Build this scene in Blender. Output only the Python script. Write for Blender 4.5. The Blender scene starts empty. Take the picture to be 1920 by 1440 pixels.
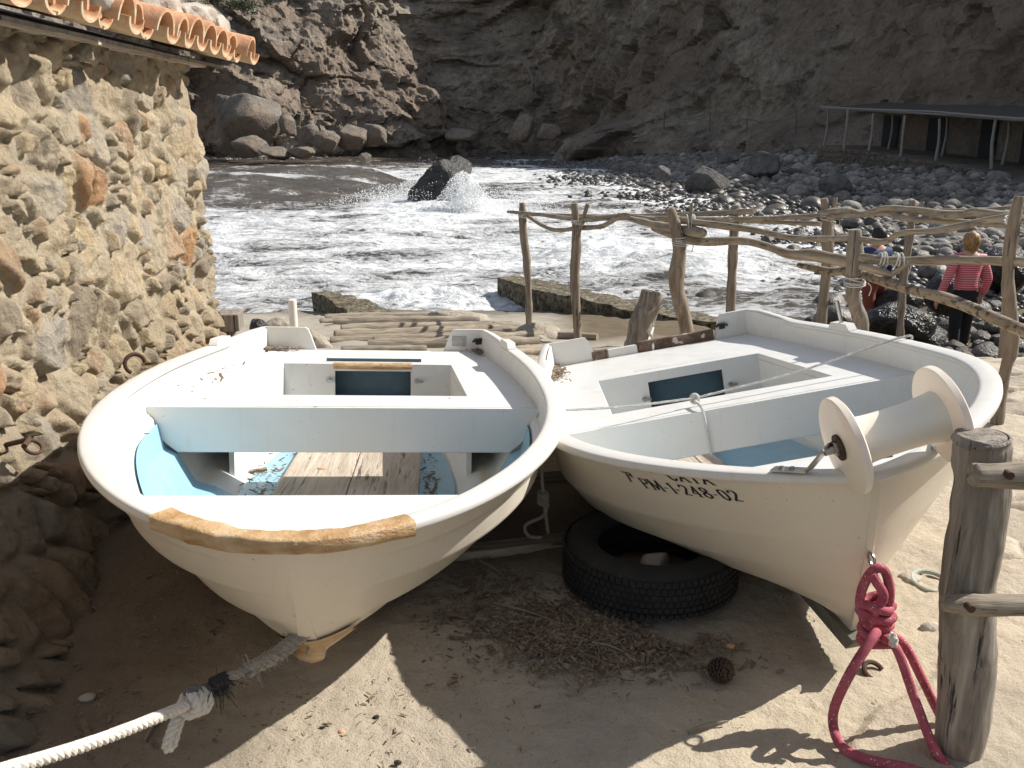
import bpy, math, random
import numpy as np
from mathutils import Vector, Matrix
R = math.radians
scene = bpy.context.scene
# ------------------------------------------------------------------ camera, world, sun
H = 1.5; PITCH = 15.8; FOC = 1663.0
cam = bpy.data.objects.new("camera", bpy.data.cameras.new("camera"))
scene.collection.objects.link(cam); scene.camera = cam
cam.location = (0, 0, H); cam.rotation_euler = (R(90 - PITCH), 0, 0)
cam.data.sensor_width = 36; cam.data.lens = FOC / 1920 * 36
cam.data.clip_start = .05; cam.data.clip_end = 1000
SUNV = Vector((1.12, .40, 1)).normalized()
world = bpy.data.worlds.new("World"); scene.world = world; world.use_nodes = True
nt = world.node_tree; bg = nt.nodes["Background"]
sky = nt.nodes.new("ShaderNodeTexSky"); sky.sky_type = 'NISHITA'; sky.sun_disc = False
sky.sun_elevation = math.asin(SUNV.z); sky.sun_rotation = math.atan2(SUNV.x, SUNV.y)
hs = nt.nodes.new('ShaderNodeHueSaturation'); hs.inputs['Saturation'].default_value = .55; nt.links.new(sky.outputs[0], hs.inputs['Color']); nt.links.new(hs.outputs[0], bg.inputs[0]); bg.inputs[1].default_value = .098
sun = bpy.data.objects.new("sun", bpy.data.lights.new("sun", 'SUN')); scene.collection.objects.link(sun)
sun.data.energy = 5.0; sun.data.use_shadow = True; sun.data.angle = R(.5); sun.data.color = (1, .95, .87)
sun.rotation_euler = SUNV.to_track_quat('Z', 'Y').to_euler()
vs = scene.view_settings; vs.view_transform = 'Standard'; vs.look = 'None'; vs.exposure = .46; vs.gamma = 1
scene.cycles.use_denoising = True; scene.cycles.denoising_prefilter = 'ACCURATE'
scene.cycles.max_bounces = 8

# ------------------------------------------------------------------ helpers
rng = np.random.default_rng(7); random.seed(7)
COL = scene.collection
CP, SP = math.cos(R(PITCH)), math.sin(R(PITCH))
def ray(px, py):
    dx = (px - 960) / FOC; dy = (720 - py) / FOC
    return np.array([dx, CP + dy * SP, -SP + dy * CP])
def at(px, py, Y=None, z=None, X=None):
    d = ray(px, py)
    t = Y / d[1] if Y is not None else ((z - H) / d[2] if z is not None else X / d[0])
    return np.array([0, 0, H]) + d * t
def px_of(p):
    p = np.asarray(p, float); d = p - np.array([0, 0, H])
    zc = d[..., 1] * CP - d[..., 2] * SP; yc = d[..., 1] * SP + d[..., 2] * CP
    zc = np.maximum(zc, .01)
    return 960 + FOC * d[..., 0] / zc, 720 - FOC * yc / zc, zc

def _h(ix, iy, iz, seed=0):
    n = (ix.astype(np.int64) * 374761393 + iy.astype(np.int64) * 668265263 + iz.astype(np.int64) * 2147483647 + seed * 974634777) & 0xffffffff
    n = ((n ^ (n >> 13)) * 1274126177) & 0xffffffff
    n = ((n ^ (n >> 16)) * 2246822519) & 0xffffffff
    return ((n ^ (n >> 15)) & 0xffffff) / float(0xffffff)
def vnoise(p, seed=0):
    p = np.asarray(p, float); i = np.floor(p); f = p - i; i = i.astype(np.int64)
    f = f * f * f * (f * (f * 6 - 15) + 10)
    x, y, z = i[..., 0], i[..., 1], i[..., 2]; fx, fy, fz = f[..., 0], f[..., 1], f[..., 2]
    def L(a, b, t): return a + (b - a) * t
    c = lambda a, b, d: _h(x + a, y + b, z + d, seed)
    return L(L(L(c(0,0,0), c(1,0,0), fx), L(c(0,1,0), c(1,1,0), fx), fy), L(L(c(0,0,1), c(1,0,1), fx), L(c(0,1,1), c(1,1,1), fx), fy), fz) * 2 - 1
def fbm(p, sc=1., oct=5, seed=0, gain=.5, ridged=False):
    p = np.asarray(p, float) * sc; a = 1; s = 0; t = 0
    for o in range(oct):
        n = vnoise(p, seed + o * 17)
        if ridged: n = 1 - 2 * np.abs(n)
        s = s + a * n; t += a; a *= gain; p = p * 2.03 + 3.7
    return s / t
def P3(x, y, z=0): return np.stack(np.broadcast_arrays(np.asarray(x, float), y, z), -1)
def voro(x, y, seed=0, jit=.85):
    """2-D cells: F1, F2, id (random), centre offset"""
    ix = np.floor(x); iy = np.floor(y)
    F1 = np.full(x.shape, 9.); F2 = np.full(x.shape, 9.); ID = np.zeros(x.shape); CX = np.zeros(x.shape); CY = np.zeros(x.shape)
    for a in range(-2, 3):
        for b in range(-2, 3):
            gx = (ix + a).astype(np.int64); gy = (iy + b).astype(np.int64)
            cx = gx + .5 + jit * (_h(gx, gy, gx * 0, seed) - .5); cy = gy + .5 + jit * (_h(gx, gy, gx * 0 + 5, seed) - .5)
            d = np.hypot(x - cx, y - cy); idv = _h(gx, gy, gx * 0 + 9, seed)
            m = d < F1
            F2 = np.where(m, F1, np.minimum(F2, d)); ID = np.where(m, idv, ID)
            CX = np.where(m, x - cx, CX); CY = np.where(m, y - cy, CY); F1 = np.where(m, d, F1)
    return F1, F2, ID, CX, CY
def sstep(a, b, x):
    t = np.clip((x - a) / (b - a), 0, 1); return t * t * (3 - 2 * t)

class MB:
    def __init__(s): s.v = []; s.f = []; s.n = 0
    def add(s, v, f):
        v = np.asarray(v, float); s.v.append(v); s.f += [tuple(int(i) + s.n for i in q) for q in f]; s.n += len(v); return s
    def tube(s, pts, rad, seg=10, cap=True, noise=0., nsc=8, seed=0, flat=1., up=None):
        pts = np.asarray(pts, float); n = len(pts); rad = np.broadcast_to(np.asarray(rad, float), (n,))
        T = np.gradient(pts, axis=0); T /= np.linalg.norm(T, axis=1)[:, None] + 1e-12
        u = np.array(up if up is not None else ([0, 0, 1.] if abs(T[0][2]) < .9 else [1., 0, 0]))
        V = []
        for i in range(n):
            u = u - T[i] * (u @ T[i]); u /= np.linalg.norm(u) + 1e-12; w = np.cross(T[i], u)
            a = np.arange(seg) * 2 * math.pi / seg
            V.append(pts[i] + rad[i] * (np.cos(a)[:, None] * w + flat * np.sin(a)[:, None] * u))
        V = np.concatenate(V)
        if noise:
            c = np.repeat(pts, seg, 0); d = V - c; k = 1 + noise * fbm(V, nsc, 3, seed)
            V = c + d * k[:, None]
        F = [(i * seg + j, i * seg + (j + 1) % seg, (i + 1) * seg + (j + 1) % seg, (i + 1) * seg + j) for i in range(n - 1) for j in range(seg)]
        if cap: F += [tuple(range(seg))[::-1], tuple((n - 1) * seg + j for j in range(seg))]
        return s.add(V, F)
    def box(s, c, d, rot=None):
        c = np.array(c, float); d = np.array(d, float) / 2
        v = np.array([(x, y, z) for x in (-1, 1) for y in (-1, 1) for z in (-1, 1)]) * d
        if rot is not None: v = v @ np.array(rot).T
        return s.add(v + c, [(0, 1, 3, 2), (4, 6, 7, 5), (0, 4, 5, 1), (2, 3, 7, 6), (0, 2, 6, 4), (1, 5, 7, 3)])
    def grid(s, V, closed=False, flip=False):
        a, b = V.shape[:2]; F = []
        i, j = np.meshgrid(np.arange(a - 1), np.arange(b if closed else b - 1), indexing='ij'); j2 = (j + 1) % b
        q = np.stack([i * b + j, (i + 1) * b + j, (i + 1) * b + j2, i * b + j2], -1).reshape(-1, 4)
        if flip: q = q[:, ::-1]
        s.v.append(V.reshape(-1, 3).astype(float)); s.f += [tuple(t) for t in (q + s.n).tolist()]; s.n += a * b; return s
    def build(s, name, m=None, parent=None, smooth=True, sharp=40, bevel=0, **tags):
        V = np.concatenate(s.v); me = bpy.data.meshes.new(name); me.from_pydata(V.tolist(), [], s.f)
        return finish(me, name, m, parent, smooth, sharp, bevel, **tags)
def finish(me, name, m=None, parent=None, smooth=True, sharp=40, bevel=0, **tags):
    me.validate()
    if m: me.materials.append(m)
    if smooth:
        me.polygons.foreach_set('use_smooth', [True] * len(me.polygons))
        if sharp: me.set_sharp_from_angle(angle=R(sharp))
    o = bpy.data.objects.new(name, me); COL.objects.link(o)
    if parent is not None: o.parent = parent
    if bevel:
        b = o.modifiers.new('bevel', 'BEVEL'); b.width = bevel; b.segments = 2; b.limit_method = 'ANGLE'; b.angle_limit = R(40)
    for k, v in tags.items(): o[k] = v
    return o
def fastgrid(V, name, m, sharp=0, attrs=None, flip=False, **tags):
    a, b = V.shape[:2]; me = bpy.data.meshes.new(name)
    i, j = np.meshgrid(np.arange(a - 1), np.arange(b - 1), indexing='ij')
    q = np.stack([i * b + j, i * b + j + 1, (i + 1) * b + j + 1, (i + 1) * b + j], -1).reshape(-1, 4)
    if flip: q = q[:, ::-1]
    nf = len(q); me.vertices.add(a * b); me.vertices.foreach_set('co', V.reshape(-1).astype(np.float32))
    me.loops.add(nf * 4); me.loops.foreach_set('vertex_index', q.reshape(-1).astype(np.int32))
    me.polygons.add(nf); me.polygons.foreach_set('loop_start', (np.arange(nf) * 4).astype(np.int32)); me.update(calc_edges=True)
    for k, c in (attrs or {}).items():
        if c.ndim == 3:
            at_ = me.attributes.new(k, 'FLOAT_COLOR', 'POINT'); cc = np.ones((a * b, 4), np.float32); cc[:, :3] = c.reshape(-1, 3); at_.data.foreach_set('color', cc.reshape(-1))
        else:
            at_ = me.attributes.new(k, 'FLOAT', 'POINT'); at_.data.foreach_set('value', c.reshape(-1).astype(np.float32))
    return finish(me, name, m, None, True, sharp, 0, **tags)
def empty(name, loc=(0, 0, 0), **tags):
    o = bpy.data.objects.new(name, None); COL.objects.link(o); o.location = loc; o.empty_display_size = .1
    for k, v in tags.items(): o[k] = v
    return o
def cr(pts, n=8):
    """Catmull-Rom through points"""
    p = np.asarray(pts, float)
    if len(p) == 2: return np.linspace(p[0], p[1], n + 1)
    p = np.vstack([2 * p[0] - p[1], p, 2 * p[-1] - p[-2]]); out = []
    t = np.linspace(0, 1, n, endpoint=False)[:, None]
    for i in range(1, len(p) - 2):
        a, b, c, d = p[i - 1], p[i], p[i + 1], p[i + 2]
        out.append(.5 * (2 * b + (c - a) * t + (2 * a - 5 * b + 4 * c - d) * t * t + (3 * b - a - 3 * c + d) * t ** 3))
    out.append(p[-2][None]); return np.concatenate(out)

# ------------------------------------------------------------------ materials
class NT:
    def __init__(s, name):
        s.m = bpy.data.materials.new(name); s.m.use_nodes = True; s.t = s.m.node_tree; s.b = s.t.nodes['Principled BSDF']
        s.tc = s.t.nodes.new('ShaderNodeTexCoord')
    def n(s, ty, **kw):
        o = s.t.nodes.new(ty)
        for k, v in kw.items():
            if k.startswith('i_'): o.inputs[k[2:]].default_value = v
            else: setattr(o, k, v)
        return o
    def l(s, a, b): s.t.links.new(a, b)
    def math(s, op, a, b=None, c=None, clamp=False):
        o = s.t.nodes.new('ShaderNodeMath'); o.operation = op; o.use_clamp = clamp
        for i, v in enumerate((a, b, c)):
            if v is None: continue
            if isinstance(v, (int, float)): o.inputs[i].default_value = v
            else: s.l(v, o.inputs[i])
        return o.outputs[0]
    def coord(s, sc=(1, 1, 1), kind='Object', rot=(0, 0, 0)):
        mp = s.n('ShaderNodeMapping'); mp.inputs['Scale'].default_value = sc; mp.inputs['Rotation'].default_value = rot; s.l(s.tc.outputs[kind], mp.inputs[0]); return mp.outputs[0]
    def noise(s, co, scale, detail=6, rough=.55, dist=0):
        o = s.n('ShaderNodeTexNoise'); s.l(co, o.inputs['Vector']); o.inputs['Scale'].default_value = scale; o.inputs['Detail'].default_value = detail; o.inputs['Roughness'].default_value = rough; o.inputs['Distortion'].default_value = dist; return o.outputs[0]
    def vor(s, co, scale, feat='F1', rnd=1):
        o = s.n('ShaderNodeTexVoronoi', feature=feat); s.l(co, o.inputs['Vector']); o.inputs['Scale'].default_value = scale; o.inputs['Randomness'].default_value = rnd; return o
    def ramp(s, fac, stops, interp='LINEAR'):
        o = s.n('ShaderNodeValToRGB'); s.l(fac, o.inputs[0]); r = o.color_ramp; r.interpolation = interp
        while len(r.elements) < len(stops): r.elements.new(.5)
        for e, (p, c) in zip(r.elements, stops):
            e.position = p; e.color = (*c, 1) if hasattr(c, '__len__') else (c, c, c, 1)
        return o.outputs[0]
    def mix(s, fac, a, b, mode='MIX'):
        o = s.n('ShaderNodeMix', data_type='RGBA', blend_type=mode)
        for i, v in ((0, fac), (6, a), (7, b)):
            if isinstance(v, (int, float)): o.inputs[i].default_value = v
            elif isinstance(v, tuple): o.inputs[i].default_value = (*v, 1)
            else: s.l(v, o.inputs[i])
        return o.outputs[2]
    def attr(s, name, col=False):
        o = s.n('ShaderNodeAttribute', attribute_name=name); return o.outputs['Color' if col else 'Fac']
    def bump(s, h, strength=.5, dist=.01, prev=None):
        o = s.n('ShaderNodeBump'); o.inputs['Strength'].default_value = strength; o.inputs['Distance'].default_value = dist; s.l(h, o.inputs['Height'])
        if prev is not None: s.l(prev, o.inputs['Normal'])
        return o.outputs[0]
    def out(s, col=None, rough=None, normal=None, **kw):
        for k, v in (('Base Color', col), ('Roughness', rough), ('Normal', normal)):
            if v is None: continue
            if isinstance(v, tuple): s.b.inputs[k].default_value = (*v, 1)
            elif isinstance(v, (int, float)): s.b.inputs[k].default_value = v
            else: s.l(v, s.b.inputs[k])
        for k, v in kw.items(): s.b.inputs[k.replace('_', ' ')].default_value = v
        return s.m
def simple(name, cols, scale=8, rough=.8, bump=.4, bd=.004, bs=40, stretch=(1, 1, 1), spots=None, **kw):
    t = NT(name); co = t.coord(stretch); n = t.noise(co, scale, 7, .6, .3)
    k = len(cols); c = t.ramp(n, [(.28 + .44 * i / max(1, k - 1), cols[i]) for i in range(k)])
    if spots:
        sc, th, sc_col = spots; m = t.ramp(t.noise(t.coord(), sc, 3, .5), [(th, 0.), (th + .02, 1.)]); c = t.mix(m, c, sc_col)
    nb = t.noise(co, bs, 5, .65)
    return t.out(c, rough, t.bump(nb, bump, bd), **kw)

M = {}
def mk_gel(name, base, stain=(.62, .55, .42)):
    t = NT(name); co = t.coord()
    n = t.noise(co, 3, 5, .6); c = t.ramp(n, [(.3, tuple(x * .93 for x in base)), (.7, base)])
    streak = t.noise(t.coord((9, 9, 1.2)), 3.0, 6, .65); m = t.ramp(streak, [(.56, 0.), (.76, .5)])
    bl_ = t.ramp(t.noise(co, 1.4, 6, .7), [(.45, 0.), (.7, .22)]); c = t.mix(bl_, c, stain)
    c = t.mix(m, c, stain)
    sp = t.noise(co, 95, 2, .5); m2 = t.ramp(sp, [(.735, 0.), (.76, .75)]); c = t.mix(m2, c, (.20, .15, .10))
    sc = t.noise(t.coord((1, 7, 25)), 7, 6, .7); m3 = t.ramp(sc, [(.70, 0.), (.74, .35)]); c = t.mix(m3, c, (.35, .32, .28))
    r = t.ramp(t.noise(co, 14, 5), [(.3, .32), (.7, .55)])
    return t.out(c, r, t.bump(t.noise(co, 60, 4), .12, .002), Coat_Weight=.15, Coat_Roughness=.3)
M['gel'] = mk_gel('white_gelcoat', (.72, .705, .67))
M['gel_deck'] = mk_gel('white_deck_gelcoat', (.74, .74, .72))
M['gel_hull'] = mk_gel('bounce_tinted_hull_gelcoat', (.76, .69, .575))  # white hull; warm bounce light off the sand is put into the colour
M['gel_blue'] = mk_gel('pale_blue_gelcoat', (.30, .52, .64), (.25, .33, .36))
M['blue_dark'] = simple('blue_locker_paint', [(.05, .09, .12), (.08, .14, .18)], 6, .7, .2)
M['dark'] = simple('door_shade_black', [(.012, .014, .016), (.02, .024, .028)], 6, .8, .1)  # near-black for the shelter door openings, their inner shade as colour
M['grp'] = simple('bare_glass_fibre_resin', [(.26, .14, .055), (.46, .28, .125), (.58, .40, .22), (.66, .52, .36)], 11, .35, .9, .006, 55, (1, 1, 2.2), (60, .70, (.70, .62, .5)))
M['nylon'] = simple('cream_nylon', [(.82, .76, .64), (.86, .81, .71)], 5, .42, .1, .002, 60)
M['nylon'].node_tree.nodes['Principled BSDF'].inputs['Subsurface Weight'].default_value = .12
M['steel'] = simple('weathered_stainless', [(.35, .33, .30), (.55, .54, .52)], 20, .28, .2, .001, 60, Metallic=1.0)
M['rust'] = simple('rusty_iron', [(.05, .028, .02), (.11, .055, .032)], 30, .9, .9, .003, 80)
M['black_plastic'] = simple('black_plastic', [(.015, .015, .015), (.03, .03, .03)], 20, .5, .2)
M['paint'] = simple('black_lettering', [(.012, .012, .014), (.03, .03, .03)], 40, .6, .1)
M['brown_paint'] = simple('flaking_brown_board', [(.05, .030, .022), (.11, .068, .048), (.28, .21, .16)], 16, .8, .5, .003, 40, (1, 1, 1), (18, .62, (.5, .44, .36)))
def mk_wood(name, a, b, c, axis=2, sc=1.0, spots=False):
    t = NT(name); s = [14, 14, 14]; s[axis] = 1.4; co = t.coord(tuple(x * sc for x in s))
    n = t.noise(co, 2.2, 8, .65, .6); col = t.ramp(n, [(.30, a), (.5, b), (.72, c)])
    big = t.noise(t.coord(), 2.5 * sc, 4, .5); col = t.mix(t.ramp(big, [(.35, 0.), (.75, .5)]), col, b)
    s2 = [45, 45, 45]; s2[axis] = 2.0; cr_ = t.noise(t.coord(tuple(x * sc for x in s2)), 1.2, 6, .7, .4)
    m = t.ramp(cr_, [(.35, 1.), (.43, 0.)]); col = t.mix(m, col, tuple(x * .25 for x in a))
    if spots:
        m4 = t.ramp(t.noise(t.coord(), 26, 4, .6), [(.52, 0.), (.6, .85)]); col = t.mix(m4, col, (.05, .035, .025))
    b1 = t.bump(cr_, .8, .008); b2 = t.bump(n, .5, .006, b1)
    return t.out(col, .85, b2)
M['wood_z'] = mk_wood('weathered_post_wood', (.10, .085, .068), (.25, .215, .178), (.45, .405, .345), 2)
M['wood_x'] = mk_wood('weathered_pole_wood', (.12, .095, .07), (.29, .24, .18), (.50, .43, .335), 0)
M['wood_sp'] = mk_wood('spotted_pole_wood', (.14, .10, .07), (.30, .24, .17), (.46, .40, .32), 0, 1, True)
M['wood_y'] = mk_wood('floor_board_wood', (.32, .26, .20), (.48, .41, .33), (.62, .56, .48), 1)
M['wood_red'] = mk_wood('brown_post_wood', (.11, .085, .062), (.25, .20, .15), (.40, .34, .27), 2)
M['wood_far'] = mk_wood('pale_stick_wood', (.16, .15, .14), (.26, .25, .235), (.36, .35, .33), 2)
M['stake'] = simple('dark_stake_wood', [(.08, .07, .06), (.15, .135, .115)], 5, .9, .3)
def mk_rope(name, a, b, sc=160):
    t = NT(name); co = t.coord(); n = t.noise(co, sc, 4, .7); c = t.ramp(n, [(.3, a), (.7, b)])
    return t.out(c, .95, t.bump(n, .9, .003))
M['rope_w'] = mk_rope('white_rope', (.50, .46, .40), (.80, .77, .70))
M['rope_grey'] = mk_rope('frayed_grey_rope', (.20, .18, .15), (.42, .38, .32))
M['rope_thin'] = mk_rope('grey_cord', (.42, .42, .40), (.68, .68, .66), 220)
M['rope_black'] = mk_rope('black_whipping', (.01, .01, .01), (.05, .05, .05))
def mk_pink():
    t = NT('pink_rope'); co = t.coord(); v = t.vor(co, 120); m = t.ramp(v.outputs[0], [(.16, 1.), (.24, 0.)])
    g = t.ramp(t.noise(co, 18, 2), [(.42, 0.), (.5, 1.)]); m = t.math('MULTIPLY', m, g)
    n = t.noise(co, 30, 4); c = t.ramp(n, [(.3, (.30, .055, .085)), (.7, (.50, .12, .16))]); c = t.mix(m, c, (.72, .55, .38))
    return t.out(c, .85, t.bump(t.noise(co, 260, 3), .7, .002))
M['rope_pink'] = mk_pink()
M['rubber'] = simple('worn_black_rubber', [(.010, .010, .010), (.024, .023, .022)], 12, .8, .3, .002, 90, (1, 1, 1), (35, .68, (.05, .045, .04)))
M['tile'] = simple('terracotta_tile', [(.36, .17, .09), (.56, .29, .16), (.64, .42, .26), (.52, .36, .24)], 5, .9, .8, .006, 40, (1, 1, 1), (7, .55, (.60, .48, .32)))
M['stone_pale'] = simple('pale_limestone', [(.26, .22, .18), (.45, .40, .34), (.56, .52, .47)], 7, .9, .8, .02, 14)
M['chip'] = simple('wood_chip_litter', [(.09, .06, .04), (.20, .145, .10), (.42, .34, .24)], 60, .9, .4)
M['cone'] = simple('pine_cone', [(.05, .03, .02), (.12, .075, .05)], 60, .9, .5)
M['skin'] = simple('skin', [(.50, .28, .19), (.60, .36, .26)], 20, .55, .1)
M['hair'] = simple('auburn_blond_hair', [(.12, .05, .02), (.32, .18, .07), (.55, .38, .18)], 60, .6, .6, .004, 120, (1, 1, .25))
M['hair_dark'] = simple('dark_hair', [(.01, .008, .007), (.03, .022, .018)], 60, .6, .6, .004, 120)
M['navy'] = simple('navy_jacket_cloth', [(.02, .035, .09), (.04, .07, .16)], 12, .8, .6, .02, 12)
M['black_cloth'] = simple('black_trouser_cloth', [(.008, .008, .009), (.018, .018, .02)], 12, .85, .5, .01, 14)
M['red_cloth'] = simple('rust_red_trousers', [(.16, .035, .022), (.26, .065, .04)], 12, .85, .6, .02, 12)
def mk_stripe():
    t = NT('red_striped_cloth'); co = t.coord(); sp = t.n('ShaderNodeSeparateXYZ'); t.l(co, sp.inputs[0])
    w = t.math('FRACT', t.math('MULTIPLY', t.math('ADD', sp.outputs[2], t.math('MULTIPLY', t.noise(co, 4, 2), .03)), 36.))
    m = t.ramp(w, [(0., 1.), (.20, 1.), (.28, 0.)], 'LINEAR'); c = t.mix(m, (.62, .10, .13), (.80, .50, .48))
    return t.out(c, .8, t.bump(t.noise(co, 9, 4), .5, .03))
M['stripe'] = mk_stripe()
def mk_rock(name, cols, sc=.5, bd=.15, bs=1.2, tint=None):
    t = NT(name); co = t.coord(kind='Object'); n = t.noise(co, sc, 10, .62, .5)
    c = t.ramp(n, [(.25 + .5 * i / (len(cols) - 1), cols[i]) for i in range(len(cols))])
    n2 = t.noise(co, sc * 9, 8, .7); c = t.mix(.55, c, t.ramp(n2, [(.3, .25), (.7, 1.)]), 'MULTIPLY')
    if name == 'cliff_rock': c = t.mix(.6, c, t.ramp(t.noise(co, .9, 9, .78), [(.36, .35), (.56, 1.)]), 'MULTIPLY')
    if tint: c = t.mix(t.ramp(t.noise(co, sc * .35, 5, .6), [(.48, 0.), (.60, .8)]), c, tint)
    v = t.vor(co, bs, 'DISTANCE_TO_EDGE'); e = t.ramp(v.outputs[0], [(0., 0.), (.08, 1.)])
    wv = t.n('ShaderNodeVectorMath', operation='MULTIPLY_ADD'); nn = t.n('ShaderNodeTexNoise'); t.l(co, nn.inputs['Vector']); nn.inputs['Scale'].default_value = bs * .8; nn.inputs['Detail'].default_value = 5; t.l(nn.outputs[1], wv.inputs[0]); wv.inputs[1].default_value = (2.2 / bs,) * 3; t.l(co, wv.inputs[2])
    e2 = t.ramp(t.vor(wv.outputs[0], bs * .55, 'DISTANCE_TO_EDGE').outputs[0], [(0., 0.), (.05, 1.)]); e3 = t.ramp(t.vor(wv.outputs[0], bs * 1.9, 'DISTANCE_TO_EDGE').outputs[0], [(0., 0.), (.10, 1.)])
    c = t.mix(.16, c, e2, 'MULTIPLY'); c = t.mix(.08, c, e3, 'MULTIPLY')
    b = t.bump(n2, 1., bd * .6); b = t.bump(t.noise(co, bs * 2, 10, .75), 1., bd, b); b = t.bump(e2, .6, bd * .5, b); b = t.bump(e3, .4, bd * .3, b)
    return t.out(c, .93, b)
M['cliff'] = mk_rock('cliff_rock', [(.19, .155, .12), (.37, .31, .245), (.54, .46, .365), (.66, .575, .465)], .16, .5, .8, (.27, .205, .155))
M['boulder'] = mk_rock('boulder_rock', [(.15, .13, .11), (.32, .28, .235), (.48, .42, .36)], .5, .25, 1.5, (.29, .22, .165))
M['boulder_grey'] = mk_rock('grey_beach_boulder_rock', [(.09, .085, .08), (.19, .18, .17), (.30, .285, .27)], .5, .12, 1.5)
M['cement'] = simple('rough_cement', [(.20, .17, .13), (.34, .295, .235), (.44, .39, .32)], 6, .95, 1., .03, 16)
M['sea_rock'] = simple('wet_black_rock', [(.006, .006, .005), (.018, .016, .014), (.04, .036, .03)], 2.5, .3, 1., .12, 5)
def mk_cobble(name, wet):
    t = NT(name); oi = t.n('ShaderNodeObjectInfo'); co = t.coord(); n = t.noise(co, 3, 6)
    if wet: cols = [(.035, .03, .025), (.09, .078, .065), (.15, .13, .11)]
    else: cols = [(.13, .12, .11), (.24, .22, .20), (.36, .34, .31)]
    c = t.ramp(n, [(.3, cols[0]), (.5, cols[1]), (.7, cols[2])])
    c = t.mix(.6, c, t.ramp(oi.outputs['Random'], [(0., .4), (1., 1.25)]), 'MULTIPLY')
    return t.out(c, .38 if wet else .85, t.bump(t.noise(co, 9, 6), .8, .03))
M['cob_wet'] = mk_cobble('wet_cobble', True); M['cob_dry'] = mk_cobble('dry_cobble', False)
def mk_cobstuff():
    t = NT('beach_cobble_mass'); co = t.coord(); a = t.attr('shade'); w = t.attr('wet')
    c = t.ramp(a, [(0., (.085, .078, .07)), (.5, (.19, .172, .152)), (.85, (.29, .265, .24)), (1., (.42, .39, .355))])
    c = t.mix(t.math('MULTIPLY', w, .72), c, (.03, .027, .024)); n = t.noise(co, 3, 6)
    c = t.mix(.5, c, t.ramp(n, [(.3, .5), (.7, 1.)]), 'MULTIPLY')
    return t.out(c, t.ramp(w, [(0., .88), (1., .42)]), t.bump(n, .8, .05))
M['cob_mass'] = mk_cobstuff()
def mk_wall():
    t = NT('rubble_masonry'); c = t.attr('col', True); co = t.coord()
    n = t.noise(co, 14, 10, .75, .3); c = t.mix(.85, c, t.ramp(n, [(.30, .55), (.47, .93), (.60, 1.)]), 'MULTIPLY')
    n3 = t.noise(co, 2.2, 6, .6); c = t.mix(t.ramp(n3, [(.5, 0.), (.72, .35)]), c, (.22, .155, .075))
    pit = t.noise(co, 45, 6, .75); c = t.mix(t.ramp(pit, [(.30, .7), (.38, 0.)]), c, (.10, .08, .06))
    b = t.bump(pit, 1., .014); b = t.bump(n, 1., .05, b)
    return t.out(c, .95, b)
M['wall'] = mk_wall()
def mk_ground():
    t = NT('worn_sandy_concrete'); co = t.coord(); c = t.attr('col', True)
    n = t.noise(co, 5, 9, .65); c = t.mix(.7, c, t.ramp(n, [(.3, .8), (.55, 1.), (.72, 1.)]), 'MULTIPLY')
    g = t.noise(co, 150, 4, .7); c = t.mix(.6, c, t.ramp(g, [(.32, .55), (.48, 1.), (.68, 1.)]), 'MULTIPLY')
    sp = t.noise(co, 38, 3, .55); c = t.mix(t.ramp(sp, [(.71, 0.), (.75, .8)]), c, (.08, .055, .035))
    b = t.bump(g, .9, .004); b = t.bump(t.noise(co, 30, 7, .7), .8, .012, b)
    return t.out(c, .95, b)
M['ground'] = mk_ground()
def mk_sea():
    t = NT('foaming_sea_water'); f = t.attr('foam')
    co = t.coord((.85, 1.15, 1)); w = t.noise(t.coord(), .5, 4, .5)
    wc = t.n('ShaderNodeVectorMath', operation='MULTIPLY_ADD'); t.l(t.n('ShaderNodeTexNoise').outputs[1], wc.inputs[0])
    nz = wc.inputs[0].links[0].from_node; t.l(t.coord(), nz.inputs['Vector']); nz.inputs['Scale'].default_value = .45; nz.inputs['Detail'].default_value = 5
    wc.inputs[1].default_value = (2.6, 2.6, 0); t.l(co, wc.inputs[2]); q = wc.outputs[0]
    n1 = t.noise(q, .55, 9, .62); n2 = t.noise(q, 2.1, 8, .6); n3 = t.noise(q, 6.5, 6, .6)
    r2 = t.math('SUBTRACT', .62, t.math('MULTIPLY', t.math('ABSOLUTE', t.math('SUBTRACT', n2, .5)), 9.))
    r3 = t.math('SUBTRACT', .5, t.math('MULTIPLY', t.math('ABSOLUTE', t.math('SUBTRACT', n3, .5)), 4.))
    n4 = t.noise(t.coord((1, 1.3, 1)), 15., 5, .65)
    m = t.math('ADD', t.math('ADD', t.math('MULTIPLY', t.math('SUBTRACT', n1, .5), 2.9), t.math('MULTIPLY', t.math('SUBTRACT', n4, .5), .55)), t.math('ADD', t.math('MULTIPLY', r2, .40), t.math('MULTIPLY', r3, .34)))
    m = t.math('ADD', m, t.math('SUBTRACT', t.math('MULTIPLY', f, 1.9), .95))
    mask = t.ramp(m, [(.04, 0.), (.22, .32), (.42, .62), (.85, 1.)])
    wat = t.ramp(n1, [(.3, (.045, .036, .026)), (.7, (.12, .097, .070))])
    c = t.mix(mask, wat, t.ramp(n3, [(.3, (.50, .52, .54)), (.62, (.80, .81, .82))]))
    b = t.bump(t.noise(t.coord((1, 1.6, 1)), 1.3, 9, .6), 1., .22); b = t.bump(t.math('ADD', mask, t.math('MULTIPLY', n3, .8)), .7, .09, b)
    return t.out(c, t.ramp(mask, [(0., .12), (1., .7)]), b, Specular_IOR_Level=.5)
M['sea'] = mk_sea()
def mk_spray():
    t = NT('sea_spray'); m = t.out((.92, .94, .96), .6); t.b.inputs['Transmission Weight'].default_value = 0; return m
M['spray'] = mk_spray()
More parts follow.
